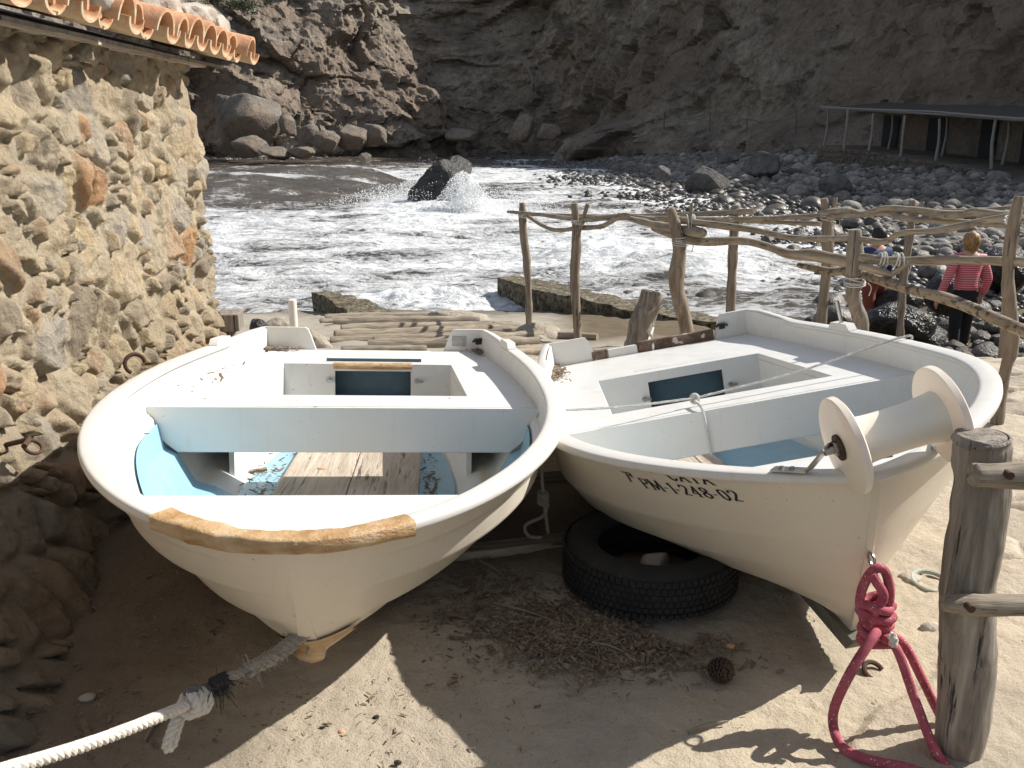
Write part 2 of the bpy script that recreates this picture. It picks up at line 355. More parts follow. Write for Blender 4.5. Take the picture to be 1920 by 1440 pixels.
M['jetty'] = simple('algae_stained_concrete', [(.05, .04, .022), (.15, .12, .07), (.32, .29, .22)], 6, .8, 1., .05, 14, (1, 1, 1), (16, .55, (.04, .035, .02)))
M['jetty_side'] = M['jetty']
M['shrub'] = simple('dark_green_leaves', [(.025, .035, .015), (.06, .08, .035)], 3, .8, .2)
M['shade_roof'] = simple('reed_awning', [(.022, .018, .015), (.06, .05, .042)], 3, .9, .5, .03, 12, (1, 8, 8))
M['plate'] = simple('grey_aluminium_plate', [(.30, .28, .25), (.45, .43, .40)], 60, .5, .3)

# ------------------------------------------------------------------ terrain
SEA = -1.4
shore_px = [(1560, 640), (1640, 590), (1668, 560), (1672, 500), (1640, 455), (1560, 420), (1500, 396), (1400, 374), (1300, 354), (1180, 326), (1090, 303), (1000, 291), (880, 284), (740, 290), (600, 294), (400, 297)]
shore = np.array([at(x, y, z=SEA)[:2] for x, y in shore_px])
shore = np.vstack([[-120, 15.0], [-10, 14.9], [2.6, 14.8], [4.2, 13.2], shore[2:], [-70, 100], [-90, 60]])
def sdist(x, y, poly):
    """signed distance to the shoreline, + inland (right of / beyond the line)"""
    x = np.asarray(x, float); y = np.asarray(y, float); best = np.full(x.shape, 1e9); sg = np.ones(x.shape)
    for a, b in zip(poly[:-1], poly[1:]):
        d = b - a; t = np.clip(((x - a[0]) * d[0] + (y - a[1]) * d[1]) / (d @ d), 0, 1)
        dx = x - a[0] - t * d[0]; dy = y - a[1] - t * d[1]; dd = np.hypot(dx, dy); s = np.sign(d[0] * (y - a[1]) - d[1] * (x - a[0]))
        m = dd < best - 1e-9; best = np.where(m, dd, best); sg = np.where(m, s, sg)
    return best * -sg
def slip_z(x, y):
    z = -.14 * np.maximum(y - 4.8, 0)
    zr = -.26 * np.maximum(y - 5.9, 0); k = sstep(2.3, 3.6, x)
    return z * (1 - k) + zr * k
def beach_z(x, y):
    d = sdist(x, y, shore); b = SEA + np.where(d > 0, .105 * np.minimum(d, 30) , .16 * d)
    b = np.maximum(b, SEA - 1.2)
    b = np.where((x < 2.8) & (y < 40) & (d > 0), -9, b)
    return b
def terrain_z(x, y):
    s = slip_z(x, y); b = beach_z(x, y)
    s = np.where(y > 16.2, -9, s) - 4 * np.maximum(y - 15.2, 0) * (y > 15.2)
    return np.maximum(s, b)
def gz(x, y): return float(terrain_z(np.array([float(x)]), np.array([float(y)]))[0])

# near ground
gx = np.arange(-2.3, 4.6, .0135); gy = np.concatenate([np.arange(.7, 4.2, .0135), np.arange(4.2, 7.4, .022)])
X, Y = np.meshgrid(gx, gy, indexing='ij'); p = P3(X, Y)
Z = slip_z(X, Y) + .022 * fbm(p, 1.3, 3, 3) + .014 * fbm(p, 5, 6, 4) + .006 * fbm(p, 40, 4, 5, .6, True)
peb = voro(X * 22, Y * 22, 11); Z += .007 * np.clip(.33 - peb[0], 0, 1) / .33 * (peb[2] > .80)
slab = sstep(1.55, 1.9, X + .25 * fbm(p, 1.1, 3, 8) - .12 * (Y - 3)) * sstep(2.7, 3.0, Y)
f1, f2, idd, cx_, cy_ = voro(X * 2.2 + .25 * fbm(p, 3, 3, 21), Y * 3.4 + .3 * fbm(p, 3, 3, 22), 5)
edge = f2 - f1; Z += slab * (.022 * sstep(0, .12, edge) + (idd - .5) * .03 + cx_ * .02 - .02)
# worn step in the concrete near the lower right
stepm = sstep(-.015, .015, (X - .95) * .8 - (Y - 2.0) * .9 + .10 * fbm(p, 5, 4, 31)) * sstep(2.7, 2.3, Y); Z += .018 * stepm
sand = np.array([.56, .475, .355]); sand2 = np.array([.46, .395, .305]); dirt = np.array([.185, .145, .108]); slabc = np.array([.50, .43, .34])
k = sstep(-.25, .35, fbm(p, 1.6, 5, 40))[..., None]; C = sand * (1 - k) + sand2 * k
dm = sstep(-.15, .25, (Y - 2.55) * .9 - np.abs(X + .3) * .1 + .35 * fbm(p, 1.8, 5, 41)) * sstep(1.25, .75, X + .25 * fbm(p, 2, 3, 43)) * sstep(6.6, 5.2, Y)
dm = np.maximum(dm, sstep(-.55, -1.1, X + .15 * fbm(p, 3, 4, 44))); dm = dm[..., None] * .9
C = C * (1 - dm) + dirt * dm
sl = (slab * .8)[..., None]; C = C * (1 - sl) + (slabc * (.75 + .5 * idd[..., None])) * sl
C *= (1 - .55 * (slab * sstep(.08, 0, edge))[..., None])
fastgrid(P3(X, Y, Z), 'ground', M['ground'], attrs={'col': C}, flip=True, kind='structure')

# slipway and beach base beyond
gx = np.concatenate([np.arange(-30, -4, 1.0), np.arange(-4, 6, .06), np.arange(6, 16, .25), np.arange(16, 60, 1)]); gy = np.concatenate([np.arange(5.5, 16, .06), np.arange(16, 30, .3), np.arange(30, 170, 1.2)])
X, Y = np.meshgrid(gx, gy, indexing='ij'); p = P3(X, Y); Z = terrain_z(X, Y)
near = sstep(17, 14, Y); Z += near * (.05 * fbm(p, 1.5, 5, 50) + .02 * fbm(p, 7, 4, 51)) + (1 - near) * .25 * fbm(p, .25, 4, 52)
Z = np.where(Y < 7.4, Z - .06 * sstep(7.45, 7.25, Y) - .0, Z)
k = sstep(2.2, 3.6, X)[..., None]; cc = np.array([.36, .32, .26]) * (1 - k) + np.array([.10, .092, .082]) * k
br = (sstep(.3, 1.0, X + .25 * fbm(p, 1, 4, 53)) * sstep(8.5, 9.8, Y))[..., None]; cc = cc * (1 - br) + np.array([.13, .098, .055]) * br
w = sstep(SEA + .25, SEA + .02, Z)[..., None]; cc = cc * (1 - .6 * w)
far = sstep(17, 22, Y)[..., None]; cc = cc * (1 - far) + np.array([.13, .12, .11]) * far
fastgrid(P3(X, Y, Z), 'beach', M['ground'], attrs={'col': cc}, flip=True, kind='structure')

# ------------------------------------------------------------------ sea
rk = at(822, 396, z=SEA)                         # the black rock in the surf
def sea_fields(X, Y):
    p = P3(X, Y); d = -sdist(X, Y, shore)
    Z = SEA + .13 * fbm(P3(X * .5, Y), .35, 4, 60) + .09 * fbm(P3(X * .6, Y), 1.5, 5, 61)
    chop = np.clip((Y - 12) / 60, 0, 1); Z += .22 * chop * fbm(P3(X * .4, Y), .16, 4, 62)
    # the breaker: crest running left from the rock
    yc = 48 + .30 * (X + 14) + 2.0 * fbm(P3(X, 0 * X), .15, 2, 63)
    env = sstep(-3.5, -9, X) * sstep(-75, -30, X); dy = Y - yc
    ridge = np.where(dy < 0, np.exp(-(dy / 8.5) ** 2), np.exp(-(dy / 2.6) ** 2)); amp = .72 * np.exp(-((X + 10.5) / 8.0) ** 2) + .55; Z += .09 * sstep(26, 36, Y) * fbm(P3(X * .7, Y), .45, 5, 161) + .05 * sstep(26, 36, Y) * fbm(P3(X * .8, Y), 1.5, 4, 162)
    Z += env * amp * ridge
    # the same wave bent round the right side of the rock and running on the shallows
    f = .29 * sstep(40, 30, Y) + .36
    f += .08 * sstep(12, 30, Y) * sstep(40, 34, Y)
    f = f - .03 * env * np.where(dy < 0, np.exp(-(dy / 13) ** 2), 0) + .6 * env * np.exp(-((dy - .4) / .9) ** 2) * sstep(-17, -9, X) - .06 * sstep(29, 36, Y) * sstep(-2, -8, X)
    f += .55 * env * np.exp(-((dy - 3.0) / 2.2) ** 2) * sstep(-22, -10, X); f += .45 * sstep(1.5, 5, dy) * sstep(90, 70, Y) * sstep(-40, -8, X); f += .30 * env * np.exp(-((dy + 4.2 + .35 * (X + 10)) / .5) ** 2)
    f = np.maximum(f, .98 * sstep(9, 2.5, d) * sstep(24, 40, Y)); f = np.maximum(f, .66 * sstep(-6, 1, X) * sstep(26, 40, Y))
    rd = np.hypot((X - rk[0]) / 1.0, (Y - rk[1]) / 2.2); f = np.maximum(f, 1.0 * sstep(5.5, 1.8, rd)); Z += .35 * np.exp(-(rd / 2.6) ** 2)
    # white surf heap left of the railing
    sc = at(1190, 480, z=SEA); sd = np.hypot((X - sc[0]) / 3.2, (Y - sc[1]) / 4.5); f += .34 * np.exp(-sd ** 2); Z += .26 * np.exp(-(sd * 1.2) ** 2) * (1 + .9 * fbm(p, 1.1, 5, 66))
    s3 = at(860, 562, z=SEA); sd = np.hypot((X - s3[0]) / 2.0, (Y - s3[1]) / .8); f += .30 * np.exp(-sd ** 2); Z += .16 * np.exp(-sd ** 2) * (1 + fbm(p, 3, 4, 67))
    f -= .30 * np.exp(-(np.hypot((X - 3.0) / 2.6, (Y - 15.8) / 2.6)) ** 2)
    f = np.clip(f, 0, 1.05); Z += .11 * np.clip(f - .35, 0, 1) * fbm(p, 3.5, 4, 68)
    Z = np.where(d < 1.5, SEA + (Z - SEA) * np.clip(.5 + d / 3, .25, 1), Z)
    return Z, f
ys = 10.2 * (150 / 10.2) ** np.linspace(0, 1, 760); cs = np.linspace(-1, 1, 760); cs = np.sign(cs) * np.abs(cs) ** 1.1 * .98
Yg, Cg = np.meshgrid(ys, cs, indexing='ij'); Xg = Cg * (Yg + 6)
Zg, Fg = sea_fields(Xg, Yg)
fastgrid(P3(Xg, Yg, Zg), 'sea', M['sea'], attrs={'foam': Fg}, flip=False, kind='structure')

# ------------------------------------------------------------------ cliff
base = np.array([[-150, 60], [-90, 66], [-52, 90], [-32, 106], [-16, 118], [-5, 127], [3, 122], [8, 112], [11, 100], [16, 90], [24, 76], [29, 63], [31, 52], [32, 42], [34, 30], [37, 15], [40, -10], [44, -60]], float)
bs = cr(base, 60); seg = np.r_[0, np.cumsum(np.linalg.norm(np.diff(bs, axis=0), axis=1))]
ss = np.concatenate([np.linspace(0, 100, 60), np.arange(100.3, 255, .26), np.linspace(256, seg[-1], 60)]); ss = ss[ss < seg[-1]]
bx = np.interp(ss, seg, bs[:, 0]); by = np.interp(ss, seg, bs[:, 1]); tx = np.gradient(bx); ty = np.gradient(by); ln = np.hypot(tx, ty)
nx, ny = -ty / ln, tx / ln                         # inland normal
ker = np.ones(25) / 25; nx = np.convolve(np.pad(nx, 12, 'edge'), ker, 'valid'); ny = np.convolve(np.pad(ny, 12, 'edge'), ker, 'valid')
hh = np.concatenate([np.arange(-3, 20, .26), 20 + 50 * np.linspace(0, 1, 50) ** 1.2])
S, Hh = np.meshgrid(np.arange(len(ss)), hh, indexing='ij'); BX = bx[S]; BY = by[S]; NX = nx[S]; NY = ny[S]; SSv = ss[S]
top = np.interp(BX + 0 * Hh, [-60, -20, -6, 4, 12, 20, 30, 45], [26, 24, 24, 24, 24, 23, 22, 24]); hz = np.minimum(Hh, top)
q = P3(BX, BY, Hh)
lay = P3(SSv * .08, SSv * .05 + Hh * .22, Hh * .1)
slope_t = np.tan(np.radians(60 + 13 * sstep(-8, 6, BX))); setb = hz / slope_t + 2.0 * np.maximum(Hh - top, 0)
right = sstep(8, 24, BX)
left = sstep(2, -12, BX)
disp = 3.0 * fbm(q, .055, 3, 70) + 1.0 * fbm(q, .14, 4, 71, .55, True) + .5 * fbm(q, .5, 5, 72, .55, True) + .25 * fbm(q, 1.7, 4, 73)
for k_, (fs, am) in enumerate(((.11, 1.0), (.30, .85), (.8, .8))):
    wa = .45 * fbm(q, fs * 1.6, 3, 300 + k_); v1, v2, vi, vx, vy = voro(SSv * fs + wa + Hh * fs * .45, Hh * fs * 1.25 + wa * .7 - SSv * fs * .25, 310 + k_)
    r1 = (vi * 7919) % 1 - .5; r2 = (vi * 104729) % 1 - .5; disp += am * (2.6 * (vx * r1 + vy * r2) + .7 * (vi - .5) * sstep(0, .07, v2 - v1)) / fs * .30
f1, f2, idv, _, _ = voro(SSv * .13 + .5 * fbm(q, .1, 3, 74), Hh * .16 + .5 * fbm(q, .1, 3, 75), 9)
disp += 2.6 * (idv - .5) * sstep(0, .18, f2 - f1)
disp *= (1 - .45 * right)
# big slanting buttress on the left with a dark hollow beside it
bt = np.exp(-((BX + 14 + .55 * (Hh - 3)) / 7.0) ** 2) * left * sstep(18, 2, Hh); hol = np.exp(-((BX + 33.5) / 3.0) ** 2) * sstep(12, 6, Hh)
out = disp * .9 - 6.0 * bt + 6 * hol - 4.5 * sstep(3.6, 0, Hh) * sstep(4, 12, BX)
PX = BX + NX * (setb + out); PY = BY + NY * (setb + out); PZ = hz + (beach_z(BX, BY) * 0 + .3) + .25 * fbm(q, .9, 3, 77)
cl_ = fastgrid(P3(PX, PY, PZ), 'cliff', M['cliff'], flip=False, kind='structure'); cl_.data.polygons.foreach_set('use_smooth', [False] * len(cl_.data.polygons))

# ------------------------------------------------------------------ rocks
def ico(sub=3):
    import bmesh
    bm = bmesh.new(); bmesh.ops.create_icosphere(bm, subdivisions=sub, radius=1)
    v = np.array([x.co[:] for x in bm.verts]); f = [tuple(a.index for a in q.verts) for q in bm.faces]; bm.free(); return v, f
I1, I2, I3, I4, I5 = ico(1), ico(2), ico(3), ico(4), ico(5)
def rock_v(I, sz, rough=.25, seed=0, facet=0., sc=1.1):
    v = I[0].copy(); r = 1 + rough * fbm(v + seed * 3.1, sc, 4, seed) + rough * .35 * fbm(v + seed, sc * 3, 3, seed + 3)
    r += rough * .22 * fbm(v + seed, sc * 8, 4, seed + 9, .6, True); v = v * r[:, None]
    if facet:
        g = np.random.default_rng(seed)
        for _ in range(9):
            n = g.normal(size=3); n /= np.linalg.norm(n); d = v @ n; lim = g.uniform(.55, .85); m = d > lim
            v[m] -= np.outer((d[m] - lim) * facet, n)
    return v * np.asarray(sz)
def rz(a): c, s = math.cos(a), math.sin(a); return np.array([[c, -s, 0], [s, c, 0], [0, 0, 1]])
def rx(a): c, s = math.cos(a), math.sin(a); return np.array([[1, 0, 0], [0, c, -s], [0, s, c]])
def ry(a): c, s = math.cos(a), math.sin(a); return np.array([[c, 0, s], [0, 1, 0], [-s, 0, c]])
def rock(loc, sz, label, seed=0, m=None, I=None, rot=0, tilt=0, rough=.22, facet=.9, name='boulder', cat='boulder', group=None):
    v = rock_v(I or I4, sz, rough, seed, facet) @ ry(tilt).T @ rz(rot).T
    mb = MB(); v = v + 0; lo = v[:, 2].min(); I_ = I or I4
    mb.add(v, I_[1]); o = mb.build(name, m or M['boulder'], sharp=0); o.location = loc; o['label'] = label; o['category'] = cat
    if group: o['group'] = group
    return o
def rpx(x0, x1, y0, y1, label, seed, Y=None, m=None, tilt=0, dep=1.0, group='boulders at the foot of the cliff', **kw):
    if group == 'boulders on the cobble beach': m = M['boulder_grey']
    """boulder given by the room it takes at distance Y"""
    a = at((x0 + x1) / 2, (y0 + y1) / 2, Y=Y); s = np.linalg.norm(a - [0, 0, H]) / FOC
    w = (x1 - x0) * s / 2; h = (y1 - y0) * s / 2
    return rock(tuple(a), (w * 1.05, w * dep, h * 1.1), label, seed, m, tilt=tilt, group=group, **kw)
rpx(405, 452, 178, 292, 'dark jagged boulder half hidden behind the stone hut corner', 1, 98)
rpx(428, 535, 182, 268, 'largest pale sloping boulder beside the stone hut', 2, 96, tilt=.45)
rpx(525, 556, 214, 258, 'small rounded boulder right of the largest sloping boulder', 3, 95)
rpx(552, 598, 230, 284, 'pointed grey boulder between the sloping boulder and the dark ones', 4, 94)
rpx(584, 640, 248, 292, 'dark squat boulder at the waterline under the pointed grey one', 5, 92)
rpx(628, 688, 232, 280, 'brown triangular boulder left of the foot of the slanting buttress', 6, 94)
rpx(672, 722, 236, 276, 'dark rounded boulder next to the brown triangular boulder', 7, 95)
rpx(436, 500, 258, 298, 'black wet boulder at the waterline under the largest boulder', 8, 90)
rpx(488, 540, 276, 300, 'low flat wet boulder in front of the black one', 9, 88)
rpx(540, 592, 276, 298, 'low brown boulder awash beside the flat one', 10, 88)
rpx(955, 1002, 215, 262, 'pale square block on the beach below the cliff', 11, 88, facet=.98)
rpx(672, 698, 288, 308, 'small dark boulder awash behind the breaking wave', 12, 74)
rpx(1288, 1362, 312, 362, 'big rugged boulder among cobbles where shade meets sunlight', 13, 45, group='boulders on the cobble beach')
rpx(1228, 1258, 310, 340, 'smaller upright boulder left of the big rugged one', 14, 50, group='boulders on the cobble beach')
rpx(1400, 1465, 290, 330, 'shaded dark boulder uphill from the big rugged one', 15, 50, group='boulders on the cobble beach')
rpx(1340, 1385, 280, 308, 'shaded boulder on the cobbles nearest the rope fence', 16, 56, group='boulders on the cobble beach')
rpx(1535, 1600, 330, 372, 'shaded boulder under the terrace wall of the shelter', 17, 38, group='boulders on the cobble beach')
rpx(840, 900, 240, 268, 'low dark boulder between the buttress and the square block', 18, 98)
rpx(1000, 1050, 232, 262, 'flat shaded boulder just right of the square block', 19, 88)
for i, (a, b, c, d, lb) in enumerate([(1630, 1740, 574, 640, 'green mossy boulder at the water edge left of the walkers in pink'), (1640, 1720, 535, 600, 'wet black boulder behind the green mossy one'),
        (1740, 1800, 520, 590, 'wet dark boulder behind the woman'), (1700, 1770, 612, 662, 'flat olive boulder in front of the mossy one'), (1850, 1925, 470, 540, 'dark shaded boulder at the right edge beyond the pole railing')]):
    rpx(a, b, c, d, lb, 30 + i, 10.5 + 1.4 * (i in (1, 2)) + 5 * (i == 4), m=M['sea_rock'], group='wet boulders by the walkers', facet=.6)
# rock in the surf
v = rock_v(I5, (1, 1, 1), .30, 44, .8, 1.6); v += .06 * fbm(v, 5, 4, 3)[:, None] * v
v[:, 0] += -.25 * np.clip(v[:, 2], -1, 1) * -1.0
mb = MB(); v = v * [1.45, 1.3, 1.75]; mb.add(v, I5[1]); o = mb.build('sea_rock', M['sea_rock'], sharp=0, label='black wet rock standing in the surf with waves breaking over it', category='rock'); o.location = (rk[0] - .05, rk[1] + 1.2, SEA + .45)

# cobbles
N = 85000
cx = rng.uniform(2, 34, N); cy = 8 + (118 - 8) * rng.random(N) ** 1.25; d = sdist(cx, cy, shore)
keep = (d > -1.6 - cy * .05 * rng.random(N)) & (d < 24); cx, cy, d = cx[keep], cy[keep], d[keep]
cx3 = rng.uniform(2, 22, 9000); cy3 = 24 + 66 * rng.random(9000); d3 = sdist(cx3, cy3, shore); k3 = (d3 > -1 - .09 * cy3 * rng.random(9000) ** 1.5) & (d3 < 3); cx = np.r_[cx, cx3[k3]]; cy = np.r_[cy, cy3[k3]]; d = np.r_[d, d3[k3]]
ns = 16000; sg_ = rng.random(ns); sp_ = shore[8:19]; sl_ = np.r_[0, np.cumsum(np.linalg.norm(np.diff(sp_, axis=0), axis=1))]; u_ = sg_ * sl_[-1]
fx = np.interp(u_, sl_, sp_[:, 0]) + rng.normal(size=ns) * 2.6 - .6; fy = np.interp(u_, sl_, sp_[:, 1]) + rng.normal(size=ns) * 3.5 - 1.5; fd = sdist(fx, fy, shore); kf = (fd > -9) & (fd < 6) & (fy > 26); cx = np.r_[cx, fx[kf]]; cy = np.r_[cy, fy[kf]]; d = np.r_[d, fd[kf]]
cx2 = rng.uniform(-14, 12, 2600); cy2 = rng.uniform(78, 122, 2600); d2 = sdist(cx2, cy2, shore); k2 = (d2 > -2) & (d2 < 20)
cx = np.r_[cx, cx2[k2]]; cy = np.r_[cy, cy2[k2]]; d = np.r_[d, d2[k2]]
r = (.070 + .0012 * cy) * np.exp(.42 * rng.normal(size=len(cx))); r = np.where(rng.random(len(cx)) < .03, r * 2.0, r); r = np.clip(r, .05, .55)
r = np.where(cy < 15, r * .8, r); zz = np.maximum(beach_z(cx, cy), SEA - .30 * r); zz = np.maximum(zz, slip_z(cx, cy) * (cy < 14) - 9 * (cy >= 14))
ppx, ppy, dep = px_of(P3(cx, cy, zz)); vis = (ppx > -60) & (ppx < 2000) & (ppy < 800); cx, cy, d, r, zz, ppx, ppy, dep = [a[vis] for a in (cx, cy, d, r, zz, ppx, ppy, dep)]
tlx = np.interp(cy, [30, 36, 40, 45, 51.5, 57], [19.5, 20.6, 21.2, 21.0, 20.7, 19.6]); ok = ~((cx > tlx - .6) & (cy < 57.5) & (cy > 28)) & ~((ppx < 1500) & (cy < 16)) & ~((cy < 9.2) & (cx < 4.2)); cx, cy, d, r, zz, ppx, ppy, dep = [a[ok] for a in (cx, cy, d, r, zz, ppx, ppy, dep)]
# thin out overlaps with a coarse hash grid
order = np.argsort(-r); cell = {}; kp = []
for i in order:
    g = (int(cx[i] / .45), int(cy[i] / .45)); clash = False
    for a in (-1, 0, 1):
        for b in (-1, 0, 1):
            for j in cell.get((g[0] + a, g[1] + b), ()):
                if (cx[i] - cx[j]) ** 2 + (cy[i] - cy[j]) ** 2 < (.62 * (r[i] + r[j])) ** 2: clash = True; break
    if not clash: cell.setdefault(g, []).append(i); kp.append(i)
kp = np.array(kp); size = r[kp] / dep[kp]; inside = (ppx[kp] > 410) & (ppx[kp] < 1915) & (ppy[kp] > 200) & (ppy[kp] < 690)
rank = np.argsort(-size * inside)
ind = kp[rank[:285]]; rest = kp[rank[285:]]
cvars = []
for q_ in range(8):
    mb = MB(); mb.add(rock_v(I3, (1, .8 + .2 * random.random(), .62 + .15 * random.random()), .16, 100 + q_, .5), I3[1]); cvars.append(mb.build('cobble', M['cob_wet'] if q_ < 4 else M['cob_dry'], sharp=0))
first = [True] * 8
for i in ind:
    wet = d[i] < 1.0 or cy[i] < 15; q_ = random.randrange(4) + (0 if wet else 4)
    if first[q_]: o = cvars[q_]; first[q_] = False
    else: o = cvars[q_].copy(); COL.objects.link(o)
    o.location = (cx[i], cy[i], zz[i] + r[i] * .25); o.scale = (r[i],) * 3; o.rotation_euler = (random.uniform(-.3, .3), random.uniform(-.3, .3), random.uniform(0, 6.28))
    o['category'] = 'cobble'; o['group'] = 'wet cobbles at the water edge' if wet else 'dry cobbles on the beach'
    o['label'] = 'rounded wet dark cobble lying among others at the water edge' if wet else 'rounded dry grey cobble lying among others up the beach'
for q_ in range(8):
    if first[q_]: bpy.data.objects.remove(cvars[q_])
bv, bf = I1; nb = len(bv); n = len(rest)
shp = np.stack([rock_v(I1, (1, .85, .65), .25, 200 + s_) for s_ in range(12)]); pick = rng.integers(0, 12, n); ang = rng.uniform(0, 6.28, n)
V = shp[pick]; c_, s_ = np.cos(ang)[:, None], np.sin(ang)[:, None]; V = np.stack([V[..., 0] * c_ - V[..., 1] * s_, V[..., 0] * s_ + V[..., 1] * c_, V[..., 2]], -1) * r[rest][:, None, None]
V += np.stack([cx[rest], cy[rest], zz[rest] + r[rest] * .22], -1)[:, None, :]
V = V.reshape(-1, 3); Fq = (np.array(bf)[None] + (np.arange(n) * nb)[:, None, None]).reshape(-1, 3)
me = bpy.data.meshes.new('cobble_mass'); me.vertices.add(len(V)); me.vertices.foreach_set('co', V.reshape(-1).astype(np.float32)); me.loops.add(Fq.size); me.loops.foreach_set('vertex_index', Fq.reshape(-1).astype(np.int32)); me.polygons.add(len(Fq)); me.polygons.foreach_set('loop_start', (np.arange(len(Fq)) * 3).astype(np.int32)); me.update(calc_edges=True)
for nm, val in (('shade', rng.random(n)), ('wet', np.clip(np.maximum(sstep(1.6, .2, d[rest]), cy[rest] < 15), 0, 1))):
    a_ = me.attributes.new(nm, 'FLOAT', 'POINT'); a_.data.foreach_set('value', np.repeat(val, nb).astype(np.float32))
finish(me, 'cobble_mass', M['cob_mass'], sharp=0, kind='stuff', label='grey cobbles covering the beach under the cliff', category='cobbles')

# spray
def blobs(name, pts, rad, label):
    n = len(pts); T = np.array([[1, 1, 1], [1, -1, -1], [-1, 1, -1], [-1, -1, 1]]) / 1.7; I = ico(1) if n < 100 else None
    bv = T if I is None else I[0]; bf = np.array([[0, 1, 2], [0, 3, 1], [0, 2, 3], [1, 3, 2]]) if I is None else np.array(I[1])
    V = bv[None] * np.asarray(rad)[:, None, None] * rng.uniform(.6, 1.3, (n, 1, 3)) + pts[:, None]; F = (bf[None] + (np.arange(n) * len(bv))[:, None, None]).reshape(-1, 3)
    me = bpy.data.meshes.new(name); V = V.reshape(-1, 3); me.vertices.add(len(V)); me.vertices.foreach_set('co', V.reshape(-1).astype(np.float32)); me.loops.add(F.size); me.loops.foreach_set('vertex_index', F.reshape(-1).astype(np.int32)); me.polygons.add(len(F)); me.polygons.foreach_set('loop_start', (np.arange(len(F)) * 3).astype(np.int32)); me.update(calc_edges=True)
    return finish(me, name, M['spray'], sharp=0, kind='stuff', label=label, category='spray')
def plume(c, w, h, n, lean=0, pw=2.2):
    t = rng.random(n) ** pw; x = rng.normal(size=n) * w * (.35 + .65 * t) ; y = rng.normal(size=n) * w * .5
    return np.stack([c[0] + x + lean * t * h, c[1] + y, c[2] + t * h * np.exp(-(x / w / 1.6) ** 2)], -1)
s1 = at(872, 408, z=SEA); s2 = at(925, 398, z=SEA); s0 = at(770, 392, z=SEA)
pts = np.concatenate([plume(s0 + [-.6, 0, 0], 1.5, 1.0, 14000, .1, 2.2), plume(at(790, 385, z=SEA), .9, 1.4, 12000, .1, 1.8), plume(at(740, 380, z=SEA), 2.0, .5, 6000, 0, 2.), plume(s1, .62, 1.6, 24000, -.05, 1.3), plume(s1, 1.1, .9, 14000), plume(s2, 1.3, .95, 9500, .1, 1.6), plume(s2 + [1.2, 0, 0], 1.6, .6, 5000, .1, 2), plume(s0, 1.2, .9, 2200, 0, 2.6), plume(s0 + [1.2, -.8, 0], 1.1, 1.2, 1100, .2, 1.8), plume(at(800, 300, Y=60) * [1, 1, 0] + [0, 0, SEA], 1.6, 1.5, 900, 0, 2.), plume(at(700, 375, z=SEA), 1.6, .8, 700, 0, 1.8)])
pts = pts[fbm(pts * [1, 1, .6], 2.4, 4, 500) + .25 * rng.normal(size=len(pts)) > -.08]
blobs('sea_spray', pts, .006 + .024 * rng.random(len(pts)) ** 3, 'white spray thrown up around the black rock')

# ------------------------------------------------------------------ jetties, logs and slip details
def strip_block(pts_l, pts_r, zt, zb, name, m, label, cat, seed):
    a = cr(pts_l, 24); b = cr(pts_r, 24); n = len(a); rows = []
    for i in range(n):
        t = np.linspace(0, 1, 9)[:, None]; topr = np.hstack([a[i] + (b[i] - a[i]) * t, np.full((9, 1), zt)])
        dn = np.linspace(0, 1, 8)[1:, None]; l = np.hstack([np.repeat(a[i][None], 7, 0), zt + (zb - zt) * dn])[::-1]; r_ = np.hstack([np.repeat(b[i][None], 7, 0), zt + (zb - zt) * dn])
        rows.append(np.vstack([l, topr, r_]))
    V = np.array(rows); V += (.05 * fbm(V, 3, 5, seed)[..., None]) * np.array([1, 1, .8]); mb = MB(); mb.grid(V, flip=False)
    mb.add(V[0], [tuple(range(V.shape[1]))]); mb.add(V[-1], [tuple(range(V.shape[1]))[::-1]])
    return mb.build(name, m, sharp=30, label=label, category=cat)
e = [at(x, y, z=-1.02)[:2] for x, y in ((586, 546), (640, 575), (668, 600))]; e2 = [at(x, y, z=-1.02)[:2] for x, y in ((636, 546), (690, 566), (775, 600))]
strip_block(e, e2, -1.02, -1.9, 'jetty', M['jetty'], 'short algae stained concrete jetty beside the white pipe', 'jetty', 3)
e = [at(x, y, z=-1.02)[:2] for x, y in ((932, 523), (1040, 552), (1180, 582), (1290, 603))]; e2 = [at(x, y, z=-1.02)[:2] for x, y in ((975, 519), (1080, 541), (1230, 574), (1400, 606))]
strip_block(e, e2, -1.0, -1.9, 'jetty', M['jetty'], 'long algae stained concrete jetty behind the pole railing', 'jetty', 4)

